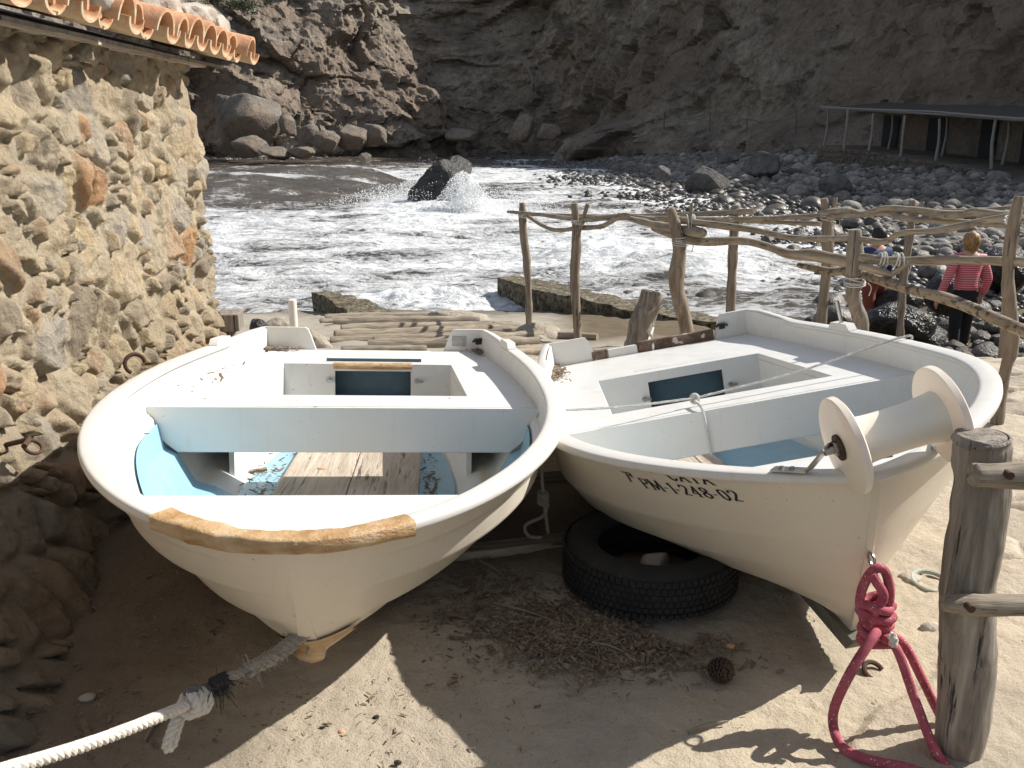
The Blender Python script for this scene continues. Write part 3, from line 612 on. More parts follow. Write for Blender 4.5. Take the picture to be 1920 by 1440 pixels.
def log(name, pts, rad, label, cat='log', m=None, seg=12, noise=.22, parent=None, group=None, seed=0, n=8, nsc=7):
    """a log whose own x axis runs along it, so that grain follows it"""
    pts = cr(pts, n) if len(pts) > 1 else pts; a, b = pts[0], pts[-1]; d = (b - a) / np.linalg.norm(b - a)
    vert = abs(d[2]) > .75
    if vert: rot = np.eye(3)
    else:
        z = np.array([0, 0, 1.]); y = np.cross(z, d); y /= np.linalg.norm(y); z = np.cross(d, y); rot = np.stack([d, y, z], 1)
    loc = (pts - a) @ rot; rad = np.interp(np.linspace(0, 1, len(pts)), np.linspace(0, 1, len(np.atleast_1d(rad))), np.atleast_1d(rad))
    jit = rad * (1 + .09 * fbm(P3(np.arange(len(pts)) * .37 + seed * 7.3, 0., 0.), 1, 3, seed))
    # dense resample
    tt = np.linspace(0, len(pts) - 1, len(pts) * 2); loc = np.stack([np.interp(tt, np.arange(len(pts)), loc[:, k]) for k in range(3)], 1); jit = np.interp(tt, np.arange(len(pts)), jit)
    jit[0] *= .88; jit[-1] *= .88
    mb = MB(); mb.tube(loc, jit, seg, True, noise, nsc, seed); o = mb.build(name, m or (M['wood_z'] if vert else M['wood_x']), sharp=50)
    Mx = Matrix([[*rot[i], a[i]] for i in range(3)] + [[0, 0, 0, 1]])
    if parent is not None: o.parent = parent; o.matrix_local = Matrix.Translation(-parent.location) @ Mx
    else: o.matrix_world = Mx
    if label: o['label'] = label; o['category'] = cat
    if group: o['group'] = group
    return o
def slog(xa, ya, xb, yb, r_, label, seed):
    pa = at_ground(xa, ya); pb = at_ground(xb, yb); mid = (pa + pb) / 2 + np.array([0, random.uniform(-.06, .06), random.uniform(-.01, .03)])
    for q in (pa, mid, pb): q[2] = gz(q[0], q[1]) + r_ * .45
    return log('log', [pa, mid, pb], [r_, r_ * 1.05, r_ * .9], label, m=M['wood_x'], group='logs laid across the slipway', seed=seed, noise=.25)
def at_ground(px, py):
    d_ = ray(px, py); ts = np.linspace(1.2, 16, 900); p_ = np.array([0, 0, H]) + ts[:, None] * d_; g = slip_z(p_[:, 0], p_[:, 1]); i = np.argmax(p_[:, 2] < g); return p_[i].copy()
slog(610, 602, 855, 598, .075, 'farthest grey log lying across the slipway', 1)
slog(625, 611, 900, 609, .085, 'thick pale log just seaward of the middle of the slipway', 2)
slog(640, 624, 960, 615, .07, 'grey slipway log with dark split, third from the sea', 3)
slog(628, 636, 990, 624, .075, 'long cracked grey log across the middle of the slipway', 4)
slog(700, 643, 1000, 636, .06, 'thin dark log across the slipway behind the left boat', 5)
slog(690, 655, 1010, 648, .07, 'grey log lying closest behind the left boat transom', 6)
slog(880, 628, 1120, 636, .05, 'short log end by the second railing post', 7)
for k_, (a_, b_, c_, d_, r_, lb) in enumerate([(600, 607, 700, 605, .05, 'short log stub at the left end of the farthest slipway logs'), (650, 617, 870, 613, .05, 'thin log wedged between the thick pale log and the split log'), (640, 630, 900, 622, .05, 'thin dark log just seaward of the long cracked log'), (620, 645, 860, 640, .055, 'slipway log half sunk in sand left of centre'), (870, 642, 1080, 630, .06, 'log reaching toward the second railing post'), (640, 662, 800, 660, .05, 'half buried log next to the left boat stern')]): slog(a_, b_, c_, d_, r_, lb, 20 + k_)
slog(960, 668, 1100, 655, .06, 'weathered log in the gap between the two boat sterns', 8)
# stones and cement heaps at the slip
def heap(xa, xb, ya, yb, Y, label, seed, m=None, cat='stone', name='stone'):
    a = at((xa + xb) / 2, yb, Y=Y); s = np.linalg.norm(a - [0, 0, H]) / FOC; w = (xb - xa) * s / 2; h = (yb - ya) * s
    return rock((a[0], a[1], a[2] + h * .05), (w, w * .8, h * .7), label, seed, m or M['cement'], I4, name=name, cat=cat, rough=.4, facet=.5)
heap(795, 925, 574, 604, 12.4, 'crumbling cement lump at the seaward end of the log slipway', 51)
heap(465, 500, 590, 612, 9.0, 'small dark stone beside the hut corner', 52, M['sea_rock'])
heap(490, 545, 592, 614, 8.8, 'grey rounded stone beside the white pipe', 53)
heap(960, 1050, 594, 632, 9.5, 'pale cement lump at the foot of the first railing posts', 54)
heap(540, 625, 600, 660, 8.4, 'smooth cement kerb curving beside the slipway logs', 55)
mb = MB(); c = at(550, 596, Y=9.8); mb.tube([c + [0, 0, -.1], c + [0, 0, .10], c + [0, 0, .205], c + [0, 0, .21]], [.046, .046, .046, .038], 20); mb.build('bollard', M['nylon'], label='short white plastic bollard standing at the slipway edge', category='bollard')
# planks laid on the ground between the boats
def plank(xa, ya, xb, yb, w, h, label):
    a = at_ground(xa, ya); b = at_ground(xb, yb); c = (a + b) / 2; dd = b - a; L_ = np.linalg.norm(dd[:2]); ang = math.atan2(dd[1], dd[0])
    mb = MB(); n = 24; V = []
    for i in range(n):
        x = (i / (n - 1) - .5) * L_; V.append([(x, -w / 2, -.02), (x, -w / 2, h), (x, w / 2, h), (x, w / 2, -.02)])
    V = np.array(V, float); V += .006 * fbm(V, 9, 4, int(xa))[..., None]; mb.grid(V, closed=True); mb.add(V[0], [(0, 1, 2, 3)]); mb.add(V[-1], [(3, 2, 1, 0)])
    o = mb.build('sleeper', M['wood_x'], sharp=30, label=label, category='sleeper', group='timber sleepers under the boats'); o.location = (c[0], c[1], gz(c[0], c[1])); o.rotation_euler = (0, 0, ang)
plank(560, 960, 1075, 890, .09, .05, 'timber sleeper on the ground farthest back between the boats')
plank(640, 1075, 1085, 1022, .07, .04, 'timber sleeper on the ground nearest the tyre')

# ------------------------------------------------------------------ stone hut
WX = -1.78; WY0, WY1 = .9, 5.22; WT = 1.84
hut = empty('stone_hut', (WX, 3.2, 0), label='low rubble stone hut with terracotta tiled eave beside the left boat', category='hut')
def wall_grid():
    s = np.concatenate([np.arange(0, WY1 - WY0 - .12, .0095), WY1 - WY0 - .12 + np.arange(0, .9, .012)]); z = np.arange(-.12, WT + .035, .0095)
    S_, Z_ = np.meshgrid(s, z, indexing='ij'); L0 = WY1 - WY0 - .12; R_ = .12
    ang = np.clip((S_ - L0) / R_, 0, math.pi / 2); past = np.maximum(S_ - L0 - R_ * math.pi / 2, 0)
    Yb = WY0 + np.minimum(S_, L0) + R_ * np.sin(ang) ; Xb = WX - R_ * (1 - np.cos(ang)) - past; nX = np.cos(ang); nY = np.sin(ang)
    p = P3(S_, Z_); wx = .35 * fbm(p, 2.2, 4, 80); wz = .35 * fbm(p, 2.2, 4, 81)
    sx = 5.0 + 0 * S_; f1, f2, idv, ccx, ccy = voro(S_ * 6.6 + wx * 1.4, Z_ * 5.9 + wz * 1.4, 33, .95)
    g1, g2, idg, gcx, gcy = voro(S_ * 11 + wx * 2, Z_ * 11 + wz * 2, 34, .95)
    e1 = f2 - f1; e2 = g2 - g1
    isst = idv > .34
    dome = sstep(0, .38, e1); big = .72 * np.where(isst, (.012 + .055 * _h((idv * 9999).astype(np.int64), (idv * 777).astype(np.int64), (idv * 0).astype(np.int64))) * dome, 0)
    small = np.where(isst, 0, .045 * sstep(0, .35, e2) * (idg > .35))
    tiltx = np.where(isst, (ccx * (idv - .5) * .11 + ccy * (.5 - ((idv * 37) % 1)) * .11) * dome, 0)
    dsp = big + small + tiltx + .036 * fbm(p, 3.2, 5, 82) + .020 * fbm(p * [1.5, .8, 1], 7, 5, 83, .6, True) + .012 * fbm(p, 24, 5, 84, .62, True)
    fill = .030 + .03 * fbm(p, 2.7, 4, 88); dsp = np.maximum(dsp, np.where(fbm(p, 3.7, 4, 89) > .0, fill - .008, -1) + .012 * fbm(p, 14, 4, 90))
    # a ledge under the top course: the wall steps back above it
    led = 1.585 + .03 * fbm(P3(S_, 0 * S_), 2, 3, 85); dsp -= .035 * sstep(led - .015, led + .03, Z_)
    yy = WY0 + S_
    flare = (.62 - .36 * sstep(1.8, 3.1, yy) - .12 * sstep(3.0, 4.6, yy)) * np.clip((.62 - Z_) / .74, 0, 1) ** 1.4; dsp += flare + sstep(.7, .35, Z_) * (.7 * big + .5 * small)
    Vx = Xb + nX * dsp; Vy = Yb + nY * dsp
    pal = np.array([1.18, 1.10, .98]) * np.array([[.50, .44, .35], [.58, .49, .36], [.64, .54, .38], [.44, .41, .37], [.60, .38, .23], [.58, .51, .40], [.55, .41, .30], [.50, .475, .44], [.64, .56, .43], [.40, .35, .29]])
    c = pal[(((idv * 7919) % 1) * 10).astype(int) % 10]; cg = pal[(((idg * 104729) % 1) * 10).astype(int) % 10]; mort = np.array([.70, .59, .425])
    m1 = (np.where(isst, sstep(.06, .20, e1), 0))[..., None]; m2 = (np.where(isst, 0, sstep(.05, .2, e2) * (idg > .35)))[..., None]
    col = mort * (1 - m1) + c * m1; col = col * (1 - m2) + cg * m2
    smear = sstep(-.1, .3, fbm(p, 4.2, 5, 87))[..., None]; col = col * (1 - .65 * smear) + mort * .65 * smear
    low = sstep(.75, .2, Z_ + .15 * fbm(p, 2, 3, 86))[..., None]; col = col * (1 - low * .45) + np.array([.27, .19, .11]) * low * .45
    return P3(Vx, Vy, Z_), col
V, col = wall_grid(); o = fastgrid(V, 'wall', M['wall'], attrs={'col': col}); o.parent = hut; o.location = tuple(-np.array(hut.location))
flipw = False
HL = np.array(hut.location)
mb = MB(); mb.box((WX - .1, 3.06, WT + .022) - HL, (.30, 4.50, .012)); mb.build('wall_plate', M['wood_y'], hut, smooth=False)
# roof bed behind the tiles
SL = .26
mb = MB(); mb.add(np.array([(WX + .05, .7, WT + .045), (WX + .05, 5.6, WT + .045), (WX - 3, 5.6, WT + .03 + 3.05 * SL), (WX - 3, .7, WT + .03 + 3.05 * SL), (WX + .05, .7, WT + .029), (WX + .05, 5.6, WT + .029), (WX - 3, 5.6, WT + 3.05 * SL), (WX - 3, .7, WT + 3.05 * SL)]) - HL, [(0, 1, 2, 3), (7, 6, 5, 4), (0, 4, 5, 1), (1, 5, 6, 2), (2, 6, 7, 3), (3, 7, 4, 0)]); mb.build('roof_bed', M['wood_far'], hut, smooth=False)
def tile_mesh(r0, r1, L_, up, seed):
    """half-round clay tile: x runs up the roof (-x), arc in y"""
    n = 9; k = 15; V = np.zeros((n, k, 3)); Vi = np.zeros((n, k, 3)); a = np.linspace(.02, math.pi - .02, k)
    for i in range(n):
        t = i / (n - 1); r_ = r0 + (r1 - r0) * t
        for W, rr in ((V, r_), (Vi, r_ - .014)):
            W[i, :, 0] = -L_ * t; W[i, :, 1] = rr * np.cos(a); W[i, :, 2] = rr * np.sin(a) * (1.2 if up > 0 else .8) * up
    V = V + .003 * fbm(V, 12, 3, seed)[..., None]; full = np.concatenate([V, Vi[:, ::-1]], 1)
    mb = MB(); mb.grid(full, closed=True, flip=(up > 0)); m_ = 2 * k
    for row in (0, n - 1):
        q = full[row]; F = [(j, j + 1, m_ - 2 - j, m_ - 1 - j) for j in range(k - 1)]
        if (row == 0) == (up > 0): F = [f[::-1] for f in F]
        mb.add(q, F)
    return mb
y = 1.2; tl = []; i = 0; tbase = {}
while y < 5.62:
    dy = random.choice([.20, .215, .23, .24]) if y < 4.1 else random.choice([.17, .19, .20]); tl.append((y, random.uniform(-.03, .045))); y += dy; i += 1
for q_ in range(4):
    tbase['c', q_] = tile_mesh(.100 - .005 * q_, .080, .42, 1, 300 + q_); tbase['u', q_] = tile_mesh(.084, .10, .42, -1, 310 + q_)
proto = {}
def put_tile(kind, q_, loc, tw):
    key = (kind, q_)
    if key not in proto: proto[key] = tbase[key].build('roof_tile', M['tile'], hut, sharp=35); o = proto[key]
    else: o = proto[key].copy(); COL.objects.link(o); o.parent = hut
    o.location = tuple(np.array(loc) - HL); o.rotation_euler = (tw * .6, math.atan(SL), tw)
EX = WX + .215
for i, (ty, off) in enumerate(tl):
    q_ = i % 4
    put_tile('u', q_, (EX + off * .8 + .01, ty + .105, WT + .115), random.uniform(-.06, .06))
    put_tile('c', q_, (EX + off, ty, WT + .085), random.uniform(-.08, .08))
    put_tile('u', q_, (EX + off - .36, ty + .105, WT + .115 + .36 * SL), 0)
    put_tile('c', q_, (EX + off - .36, ty, WT + .10 + .36 * SL), random.uniform(-.05, .05))
    if i % 1 == 0: put_tile('c', q_, (EX + off - .72, ty, WT + .11 + .72 * SL), random.uniform(-.05, .05))
for j, (yy_, dx, s_, lb) in enumerate([(3.72, .02, (.16, .17, .16), 'big grey stone weighing down the eave tiles nearest the camera'), (4.62, -.06, (.13, .18, .13), 'pale stone on the roof tiles before the far corner'), (5.0, .0, (.12, .17, .10), 'orange tinted stone on the roof next to the pale one'), (5.35, .03, (.09, .12, .07), 'small stone on the last roof tiles at the far corner'), (4.35, -.25, (.12, .16, .14), 'grey stone set higher up the roof behind the pale one')]):
    rock((EX - .12 + dx, yy_, WT + .20 + s_[2] * .5), s_, lb, 60 + j, M['stone_pale'], I4, name='roof_stone', cat='stone', group='stones on the hut roof', rough=.3, facet=.8)
# beam end and iron rings
c = at(432, 600, Y=5.30); mb = MB(); mb.box(c - HL, (.13, .2, .105), rz(.15)); mb.box(c - HL + [-.01, 0, -.12], (.05, .12, .15)); mb.build('beam_end', M['wood_z'], hut, smooth=False, bevel=.008)
def ring(c, r_, t_, rot, parent=None, name='iron_ring', m=None, arc=6.28, **tg):
    a = np.linspace(0, arc, 26); pts = np.stack([r_ * np.cos(a), r_ * np.sin(a), 0 * a], 1) @ np.array(rot).T + c; mb = MB(); mb.tube(pts, t_, 8, arc < 6.2); return mb.build(name, m or M['rust'], parent, **tg)
c = at(253, 682, X=-1.66); ring(c - HL, .042, .009, rz(.4) @ rx(1.4) @ ry(.3), hut, arc=4.2)
c = at(62, 838, X=-1.58); ring(c - HL, .028, .006, rz(1.2) @ rx(.7), hut); mb = MB(); mb.tube([c - HL + [-.1, .02, .0], c - HL + [-.02, .02, .02], c - HL + [.0, -.05, .02]], .009, 8); mb.build('iron_pin', M['rust'], hut)

# ------------------------------------------------------------------ boats
def rotm(yaw, pit, rol):
    return rz(yaw) @ rx(pit) @ ry(rol)
class Boat:
    def __init__(s, V, G, bowpow, name, label, foot_round=1.0):
        (s.L, s.B, s.Bt, s.um, s.p, s.q, s.sb, s.horn, s.yf, s.zf), s.pose = V[:10], V[10:]
        s.G = np.array(G); s.ql, s.gb = bowpow
        s.root = empty(name, (s.pose[0], s.pose[1], s.pose[2] - .1), label=label, category='boat', group='two white dinghies hauled out side by side'); s.Rm = rotm(*s.pose[3:6])
        s.root.rotation_mode = 'QUATERNION'; s.root.rotation_quaternion = Matrix(s.Rm.tolist()).to_quaternion(); s.loc = np.array(s.root.location)
    def W(s, p): return np.asarray(p) @ s.Rm.T + s.loc
    def zg(s, y):
        u = y / s.L; return s.sb * np.clip(1 - u / .6, 0, 1) ** 2 + (s.horn + .0) * np.clip((u - .82) / .12, 0, 1)
    def zk(s, y): return -s.zf + (.075) * np.clip((y - s.yf) / (s.L - s.yf), 0, 1)
    def ys(s, t): return s.yf * (1 - t) ** 1.25
    rip = 1
    def w(s, y, t, inset=0.):
        y = np.asarray(y, float); t = np.asarray(t, float); y0 = s.ys(t) + inset; um = s.um * (1 + .35 * (1 - t))
        a = np.clip((y - y0) / (um * s.L - y0), 0, 1); q = s.q + (s.ql - s.q) * np.clip(1 - t, 0, 1) ** .8; p_ = s.p + (1.9 - s.p) * (1 - t)
        F = (1 - (1 - a) ** p_) ** q; b = np.clip((y / s.L - s.um) / (1 - s.um), 0, 1)
        gm = np.interp(t, s.G[:, 0], s.G[:, 1]) + (0 if s.sb > -.1 or not s.rip else .046 * (.5 - ((t - .10) / .235 % 1)) * (t > .1) * (t < .80) * 2); gb = np.interp(t, [0, .12, .3, .6, 1], s.gb) + .5 * (gm - np.interp(t, [0, .3, 1], [0, .65, 1]))
        k = sstep(0, .5, y / s.L); g = gb * (1 - k) + gm * k
        return np.maximum(s.B / 2 * F * g - (s.B - s.Bt) / 2 * b ** 2 * (.35 + .65 * t) - inset * 1.0, .0)
    def z(s, y, t): return s.zk(y) * (1 - t) + s.zg(y) * t
    def t_of(s, y, z): return (z - s.zk(y)) / (s.zg(y) - s.zk(y))
    def wz(s, y, z, inset=.03): return s.w(y, s.t_of(y, z), inset)
    def add(s, mb, name, m, **k): return mb.build(name, m, s.root, **k)
    def build(s, text=False):
        nt_, nu = 96, 90; T = np.linspace(0, 1, nt_); U = np.linspace(0, 1, nu) ** 1.7
        Tg, Ug = np.meshgrid(T, U, indexing='ij'); Yg = s.ys(Tg) + (s.L - s.ys(Tg)) * Ug; Wg = s.w(Yg, Tg); Zg = s.z(Yg, Tg)
        Wg = np.maximum(Wg, .010 + (.028 * np.sqrt(np.clip(Tg / .06, 0, 1)) * (1 - Tg) ** 3 if s.sb < -.1 else 0))
        mb = MB(); mb.grid(P3(Wg, Yg, Zg), flip=True); mb.grid(P3(-Wg, Yg, Zg))
        mb.grid(np.stack([P3(Wg[:, 0], Yg[:, 0], Zg[:, 0]), P3(-Wg[:, 0], Yg[:, 0], Zg[:, 0])], 1))   # stem face
        mb.grid(np.stack([P3(-Wg[0], Yg[0], Zg[0]), P3(Wg[0], Yg[0], Zg[0])], 1))
        s.hull = s.add(mb, 'hull', M['gel_hull'], sharp=60)
        # inner shell
        s.rip = 0
        ins = .028; T2 = np.linspace(.10, 1, 70); Tg, Ug = np.meshgrid(T2, np.linspace(0, 1, 70) ** 1.5, indexing='ij'); Yg = s.ys(Tg) + ins + (s.L - .02 - s.ys(Tg) - ins) * Ug
        Wi = s.w(Yg, Tg, ins); Zi = s.z(Yg, Tg); mb = MB(); mb.grid(P3(Wi, Yg, Zi)); mb.grid(P3(-Wi, Yg, Zi), flip=True); s.add(mb, 'inner_liner', M['gel_deck'], sharp=60)
        s.rip = 1
        # rim
        yy = np.concatenate([np.linspace(0, 1, 70) ** 2 * s.L]); ww = s.w(yy, 1.); zz_ = s.zg(yy); path = np.vstack([P3(-ww, yy, zz_)[::-1], P3(ww, yy, zz_)[1:]])
        path[:, 0] *= 1
        Tn = np.gradient(path, axis=0); Tn[:, 2] = 0; Tn /= np.linalg.norm(Tn, axis=1)[:, None]; nrm = np.stack([Tn[:, 1], -Tn[:, 0], 0 * Tn[:, 0]], 1)  # outward
        for _ in range(3): nrm[1:-1] = (nrm[:-2] + nrm[1:-1] * 2 + nrm[2:]) / 4
        nrm /= np.linalg.norm(nrm, axis=1)[:, None]; nrm *= -1 if (nrm[5] @ np.array([-1, 0, 0])) < 0 else 1
        s.path, s.nrm = path, nrm
        thin = np.interp(path[:, 1] / s.L, [0, .1, .80, .86, 1], [.72, 1, 1, .42, .40])
        def sweep(prof, a=0, b=None, grow=0, noise=0, seed=0):
            b = b or len(path); rows = []
            for i in range(a, b):
                o_ = np.array([q[0] for q in prof]); h_ = np.array([q[1] for q in prof]); o_ = np.where(o_ < 0, o_ * thin[i], o_)
                rows.append(path[i] + nrm[i] * (o_[:, None]) + np.array([0, 0, 1]) * h_[:, None])
            V = np.array(rows)
            if noise: V += noise * fbm(V, 18, 4, seed)[..., None]
            mb = MB(); mb.grid(V, closed=True, flip=False); k_ = V.shape[1]; mb.add(V[0], [tuple(range(k_))]); mb.add(V[-1], [tuple(range(k_))[::-1]]); return mb
        s.sweep = sweep
        prof = [(.010, -.022), (.017, -.019), (.020, -.012), (.020, -.001), (.017, .004), (.010, .0065), (-.010, .0075), (-.034, .0075), (-.042, .0055), (-.0465, .001), (-.048, -.010), (-.030, -.020)]
        s.prof = prof; s.add(sweep(prof), 'gunwale', M['gel'], sharp=0)
        # transom: cut down in the middle
        yb = s.L; Tt = np.linspace(0, 1, 24); wl = s.w(yb, Tt); zl = s.z(yb, Tt); zt = s.zg(yb); nx_ = 41; xs = np.linspace(-1, 1, nx_)
        V = np.zeros((24, nx_, 3))
        topz = lambda x: np.where(np.abs(x - .03) < .33, -.125, np.where(np.abs(x - .03) > .40, zt + .008, -.125 + (zt + .133) * sstep(.33, .40, np.abs(x - .03))))
        for i in range(24):
            V[i, :, 0] = xs * wl[i]; V[i, :, 1] = yb; V[i, :, 2] = zl[i]
        tops = topz(np.linspace(-1, 1, nx_) * s.Bt / 2); V2 = []
        xs2 = np.linspace(-1, 1, 81) * (s.Bt / 2)
        zb_ = np.interp(np.abs(xs2), wl, zl); tz_ = np.maximum(topz(xs2), zb_ + .004); rows = []
        for k_ in np.linspace(0, 1, 8): rows.append(P3(xs2, yb, zb_ + (tz_ - zb_) * k_))
        A = np.array(rows); Bk = A.copy(); Bk[..., 1] -= .032; mb = MB(); loop = np.concatenate([A, Bk[::-1]], 0); mb.grid(loop, flip=True); mb.add(np.vstack([A[:, 0], Bk[::-1, 0]]), [tuple(range(16))[::-1]]); mb.add(np.vstack([A[:, -1], Bk[::-1, -1]]), [tuple(range(16))]); s.add(mb, 'transom', M['gel'], sharp=40)
        # deck: thwart, side benches, stern bench round an open well
        dz = -.10; yf, yw0, yw1 = s.deck
        def plate(y0, y1, xin, th, mb, top=dz, n=20, only=None):
            for sgn in ((only,) if xin is not None else (0,)):
                yv = np.linspace(y0, y1, n); wo = s.wz(yv, top, .024)
                if sgn == 0: xa, xb = -wo, wo
                elif sgn == 1: xa, xb = xin(yv), wo
                else: xa, xb = -wo, -xin(yv)
                t = np.linspace(0, 1, 7); Vt = np.stack([P3(xa + (xb - xa) * k_, yv, top) for k_ in t], 1); Vb = Vt.copy(); Vb[..., 2] -= th
                mb.grid(np.concatenate([Vt, Vb[:, ::-1]], 1), closed=True); c_ = np.concatenate([Vt[0], Vb[0][::-1]]); d_ = np.concatenate([Vt[-1], Vb[-1][::-1]])
                mb.add(c_, [tuple(range(14))]); mb.add(d_, [tuple(range(14))[::-1]])
        xin = lambda y: .455 - .05 * (y - yw0) / (yw1 - yw0)
        mb = MB(); plate(yf, yw0, None, .03, mb); s.add(mb, 'thwart', M['gel_deck'], sharp=40, bevel=.006)
        mb = MB(); n = 24; xs3 = np.linspace(-1, 1, n); w1 = s.wz(yf, dz, .022); w2 = s.wz(yf, dz - .17, .022) - .0
        w2 = min(w2, w1 - .03); A = np.stack([P3(xs3 * (w1 + (w2 - w1) * k_ ** 2), yf - .004, dz + .0015 - .17 * k_) for k_ in np.linspace(0, 1, 6)], 0); B2 = A.copy(); B2[..., 1] += .03
        mb.grid(np.concatenate([A, B2[::-1]], 0), flip=True); s.add(mb, 'thwart_face', M['gel_deck'], sharp=40, bevel=.005)
        for sg_ in (-1, 1): mb = MB(); plate(yw0, yw1, xin, .03, mb, only=sg_); s.add(mb, 'side_bench', M['gel_deck'], sharp=40, bevel=.004)
        mb = MB(); plate(yw1, s.L - .035, None, .03, mb); s.add(mb, 'stern_bench', M['gel_deck'], sharp=40, bevel=.004)
        fz = -.44
        # well sides
        for sgn in (-1, 1):
            A = np.array([[(sgn * xin(yf + .22), yf + .22, dz - .03), (sgn * xin(yf + .22), yf + .22, fz)], [(sgn * xin(yw1), yw1, dz - .03), (sgn * xin(yw1), yw1, fz)]]); B2 = A.copy(); B2[..., 0] += sgn * .02
            mb = MB(); mb.grid(np.concatenate([A, B2[:, ::-1]], 1), closed=True); mb.add(np.concatenate([A[0], B2[0][::-1]]), [(0, 1, 2, 3)]); s.add(mb, 'well_side', M['gel_deck'], smooth=False)
        hx0, hx1, hz0, hz1 = s.hatch; xi = float(xin(yw1))
        mb = MB(); mb.box(((-xi + hx0) / 2, yw1 + .01, (dz - .03 + fz) / 2), (hx0 + xi, .02, -fz + dz - .03)); mb.box(((xi + hx1) / 2, yw1 + .01, (dz - .03 + fz) / 2), (xi - hx1, .02, -fz + dz - .03)); mb.box(((hx0 + hx1) / 2, yw1 + .01, (hz1 + dz - .03) / 2), (hx1 - hx0, .018, dz - .03 - hz1)); mb.box(((hx0 + hx1) / 2, yw1 + .01, (fz + hz0) / 2), (hx1 - hx0, .018, hz0 - fz)); s.add(mb, 'well_bulkhead', M['gel_deck'], smooth=False)
        mb = MB(); mb.box(((hx0 + hx1) / 2, yw1 + .09, (hz0 + hz1) / 2), (hx1 - hx0 + .1, .01, hz1 - hz0 + .1)); s.add(mb, 'locker_opening', M['blue_dark'], smooth=False)
        for hx in (hx0 - .03, hx1 + .03):
            mb = MB(); mb.tube([(hx, yw1 - .002, hz0 + .10), (hx, yw1 - .018, hz0 + .10)], .012, 12); mb.box((hx + .012, yw1 - .02, hz0 + .098), (.04, .006, .012)); s.add(mb, 'hatch_latch', M['steel'])
        # bow deck
        mb = MB(); yv = np.linspace(.045, s.bow, 16); zt_ = s.zg(yv) - .032; zt_[:] = np.linspace(zt_[0] , zt_[-1] - .02, 16); wo = s.w(yv, s.t_of(yv, zt_), .022); t = np.linspace(-1, 1, 15)
        Vt = np.stack([P3(wo * k_, yv, zt_) for k_ in t], 1); Vb = Vt.copy(); Vb[..., 2] -= .03; mb.grid(np.concatenate([Vt, Vb[:, ::-1]], 1), closed=True); mb.add(np.concatenate([Vt[-1], Vb[-1][::-1]]), [tuple(range(30))[::-1]]); s.add(mb, 'bow_deck', M['gel_deck'], sharp=40)
        # blue lining of the bow cockpit and floor
        s.rip = 0; T3 = np.linspace(.12, .80, 60); Tg, Ug = np.meshgrid(T3, np.linspace(0, 1, 40), indexing='ij'); tmax = (.74 * sstep(-.25, .75, Ug) if s.sb < -.1 else .52 * sstep(.0, .9, Ug)) + .0; Tq = .12 + (tmax - .12).clip(0) * (Tg - .12) / .68
        Yq = s.bow * .6 + (yf + .02 - s.bow * .6) * Ug; Wq = s.w(Yq, Tq, .034) - .003; mb = MB(); mb.grid(P3(Wq, Yq, s.z(Yq, Tq))); mb.grid(P3(-Wq, Yq, s.z(Yq, Tq)), flip=True); s.add(mb, 'blue_lining', M['gel_blue'], sharp=0); s.rip = 1
        yv = np.linspace(.62, s.L - .1, 24); wo = np.minimum(s.w(yv, s.t_of(yv, fz), .0), s.w(yv, s.t_of(yv, fz - .02), .0)) - .012; Vt = np.stack([P3(wo * k_, yv, fz) for k_ in np.linspace(-1, 1, 9)], 1); Vb = Vt.copy(); Vb[..., 2] -= .015; mb = MB(); mb.grid(np.concatenate([Vt, Vb[:, ::-1]], 1), closed=True); s.add(mb, 'floor', M['gel_blue'], sharp=40)
        for (a, b, y0, y1, zz2) in s.boards:
            mb = MB(); mb.box(((a + b) / 2, (y0 + y1) / 2, fz + .012 + zz2), (b - a, y1 - y0, .018)); s.add(mb, 'floor_board', M['wood_y'], smooth=False, bevel=.003)
        # rowlock pads
        for sgn in (-1, 1):
            for yr in s.pads:
                i = np.argmin(np.abs(path[:, 1] - yr) + 10 * (np.sign(path[:, 0]) != sgn)); q = path[i] - nrm[i] * .02
                an = math.atan2(Tn[i][0], Tn[i][1]); mb = MB(); n = 9; V = []
                for k_ in np.linspace(-1, 1, n):
                    hgt = .028 * sstep(1, .72, abs(k_)); V.append([(-.024, k_ * .10, .0), (-.02, k_ * .10, .009 + hgt), (.02, k_ * .10, .009 + hgt), (.024, k_ * .10, 0)])
                V = np.array(V) @ rz(-an).T + q; mb.grid(V, closed=True); s.add(mb, 'rowlock_pad', M['gel'], sharp=50)
                if yr == s.lock and sgn == s.locks: mb = MB(); mb.tube([q + [0, 0, .02], q + [-.012, 0, .14]], .009, 10); s.add(mb, 'rowlock_pin', M['steel'])
Gl = [(0, .03), (.07, .22), (.20, .55), (.31, .70), (.345, .79), (.54, .86), (.575, .91), (.77, .94), (.80, .97), (1, 1)]
Gr = [(0, .02), (.08, .26), (.20, .62), (.38, .86), (.62, .95), (.85, .975), (1, 1)]
VL = [2.947, 1.524, 1.195, 0.428, 2.376, 0.559, -0.145, 0.012, 0.331, 0.608, -0.501, 1.852, 0.856, 0.086, -0.104, 0.032]
VR = [3.021, 1.512, 1.183, 0.341, 1.9, 0.743, -0.044, 0.032, 0.276, 0.596, 0.889, 2.046, 0.84, 0.033, -0.119, -0.166]
bl = Boat(VL, Gl, (.60, [.09, .34, .63, .87, 1]), 'rowing_boat', 'blunt bowed white dinghy with tan resin repair beside the stone wall')
bl.deck = (1.30, 1.56, 2.40); bl.hatch = (-.16, .21, -.28, -.135); bl.bow = .35; bl.boards = [(-.27, .0, .75, 2.35, 0), (.004, .27, .75, 2.35, .001)]; bl.pads = (2.28,); bl.lock = 0; bl.locks = 1
bl.build()
br_ = Boat(VR, Gr, (.95, [.04, .34, .60, .84, 1]), 'rowing_boat', 'white dinghy with a cream bow roller and black registration lettering')
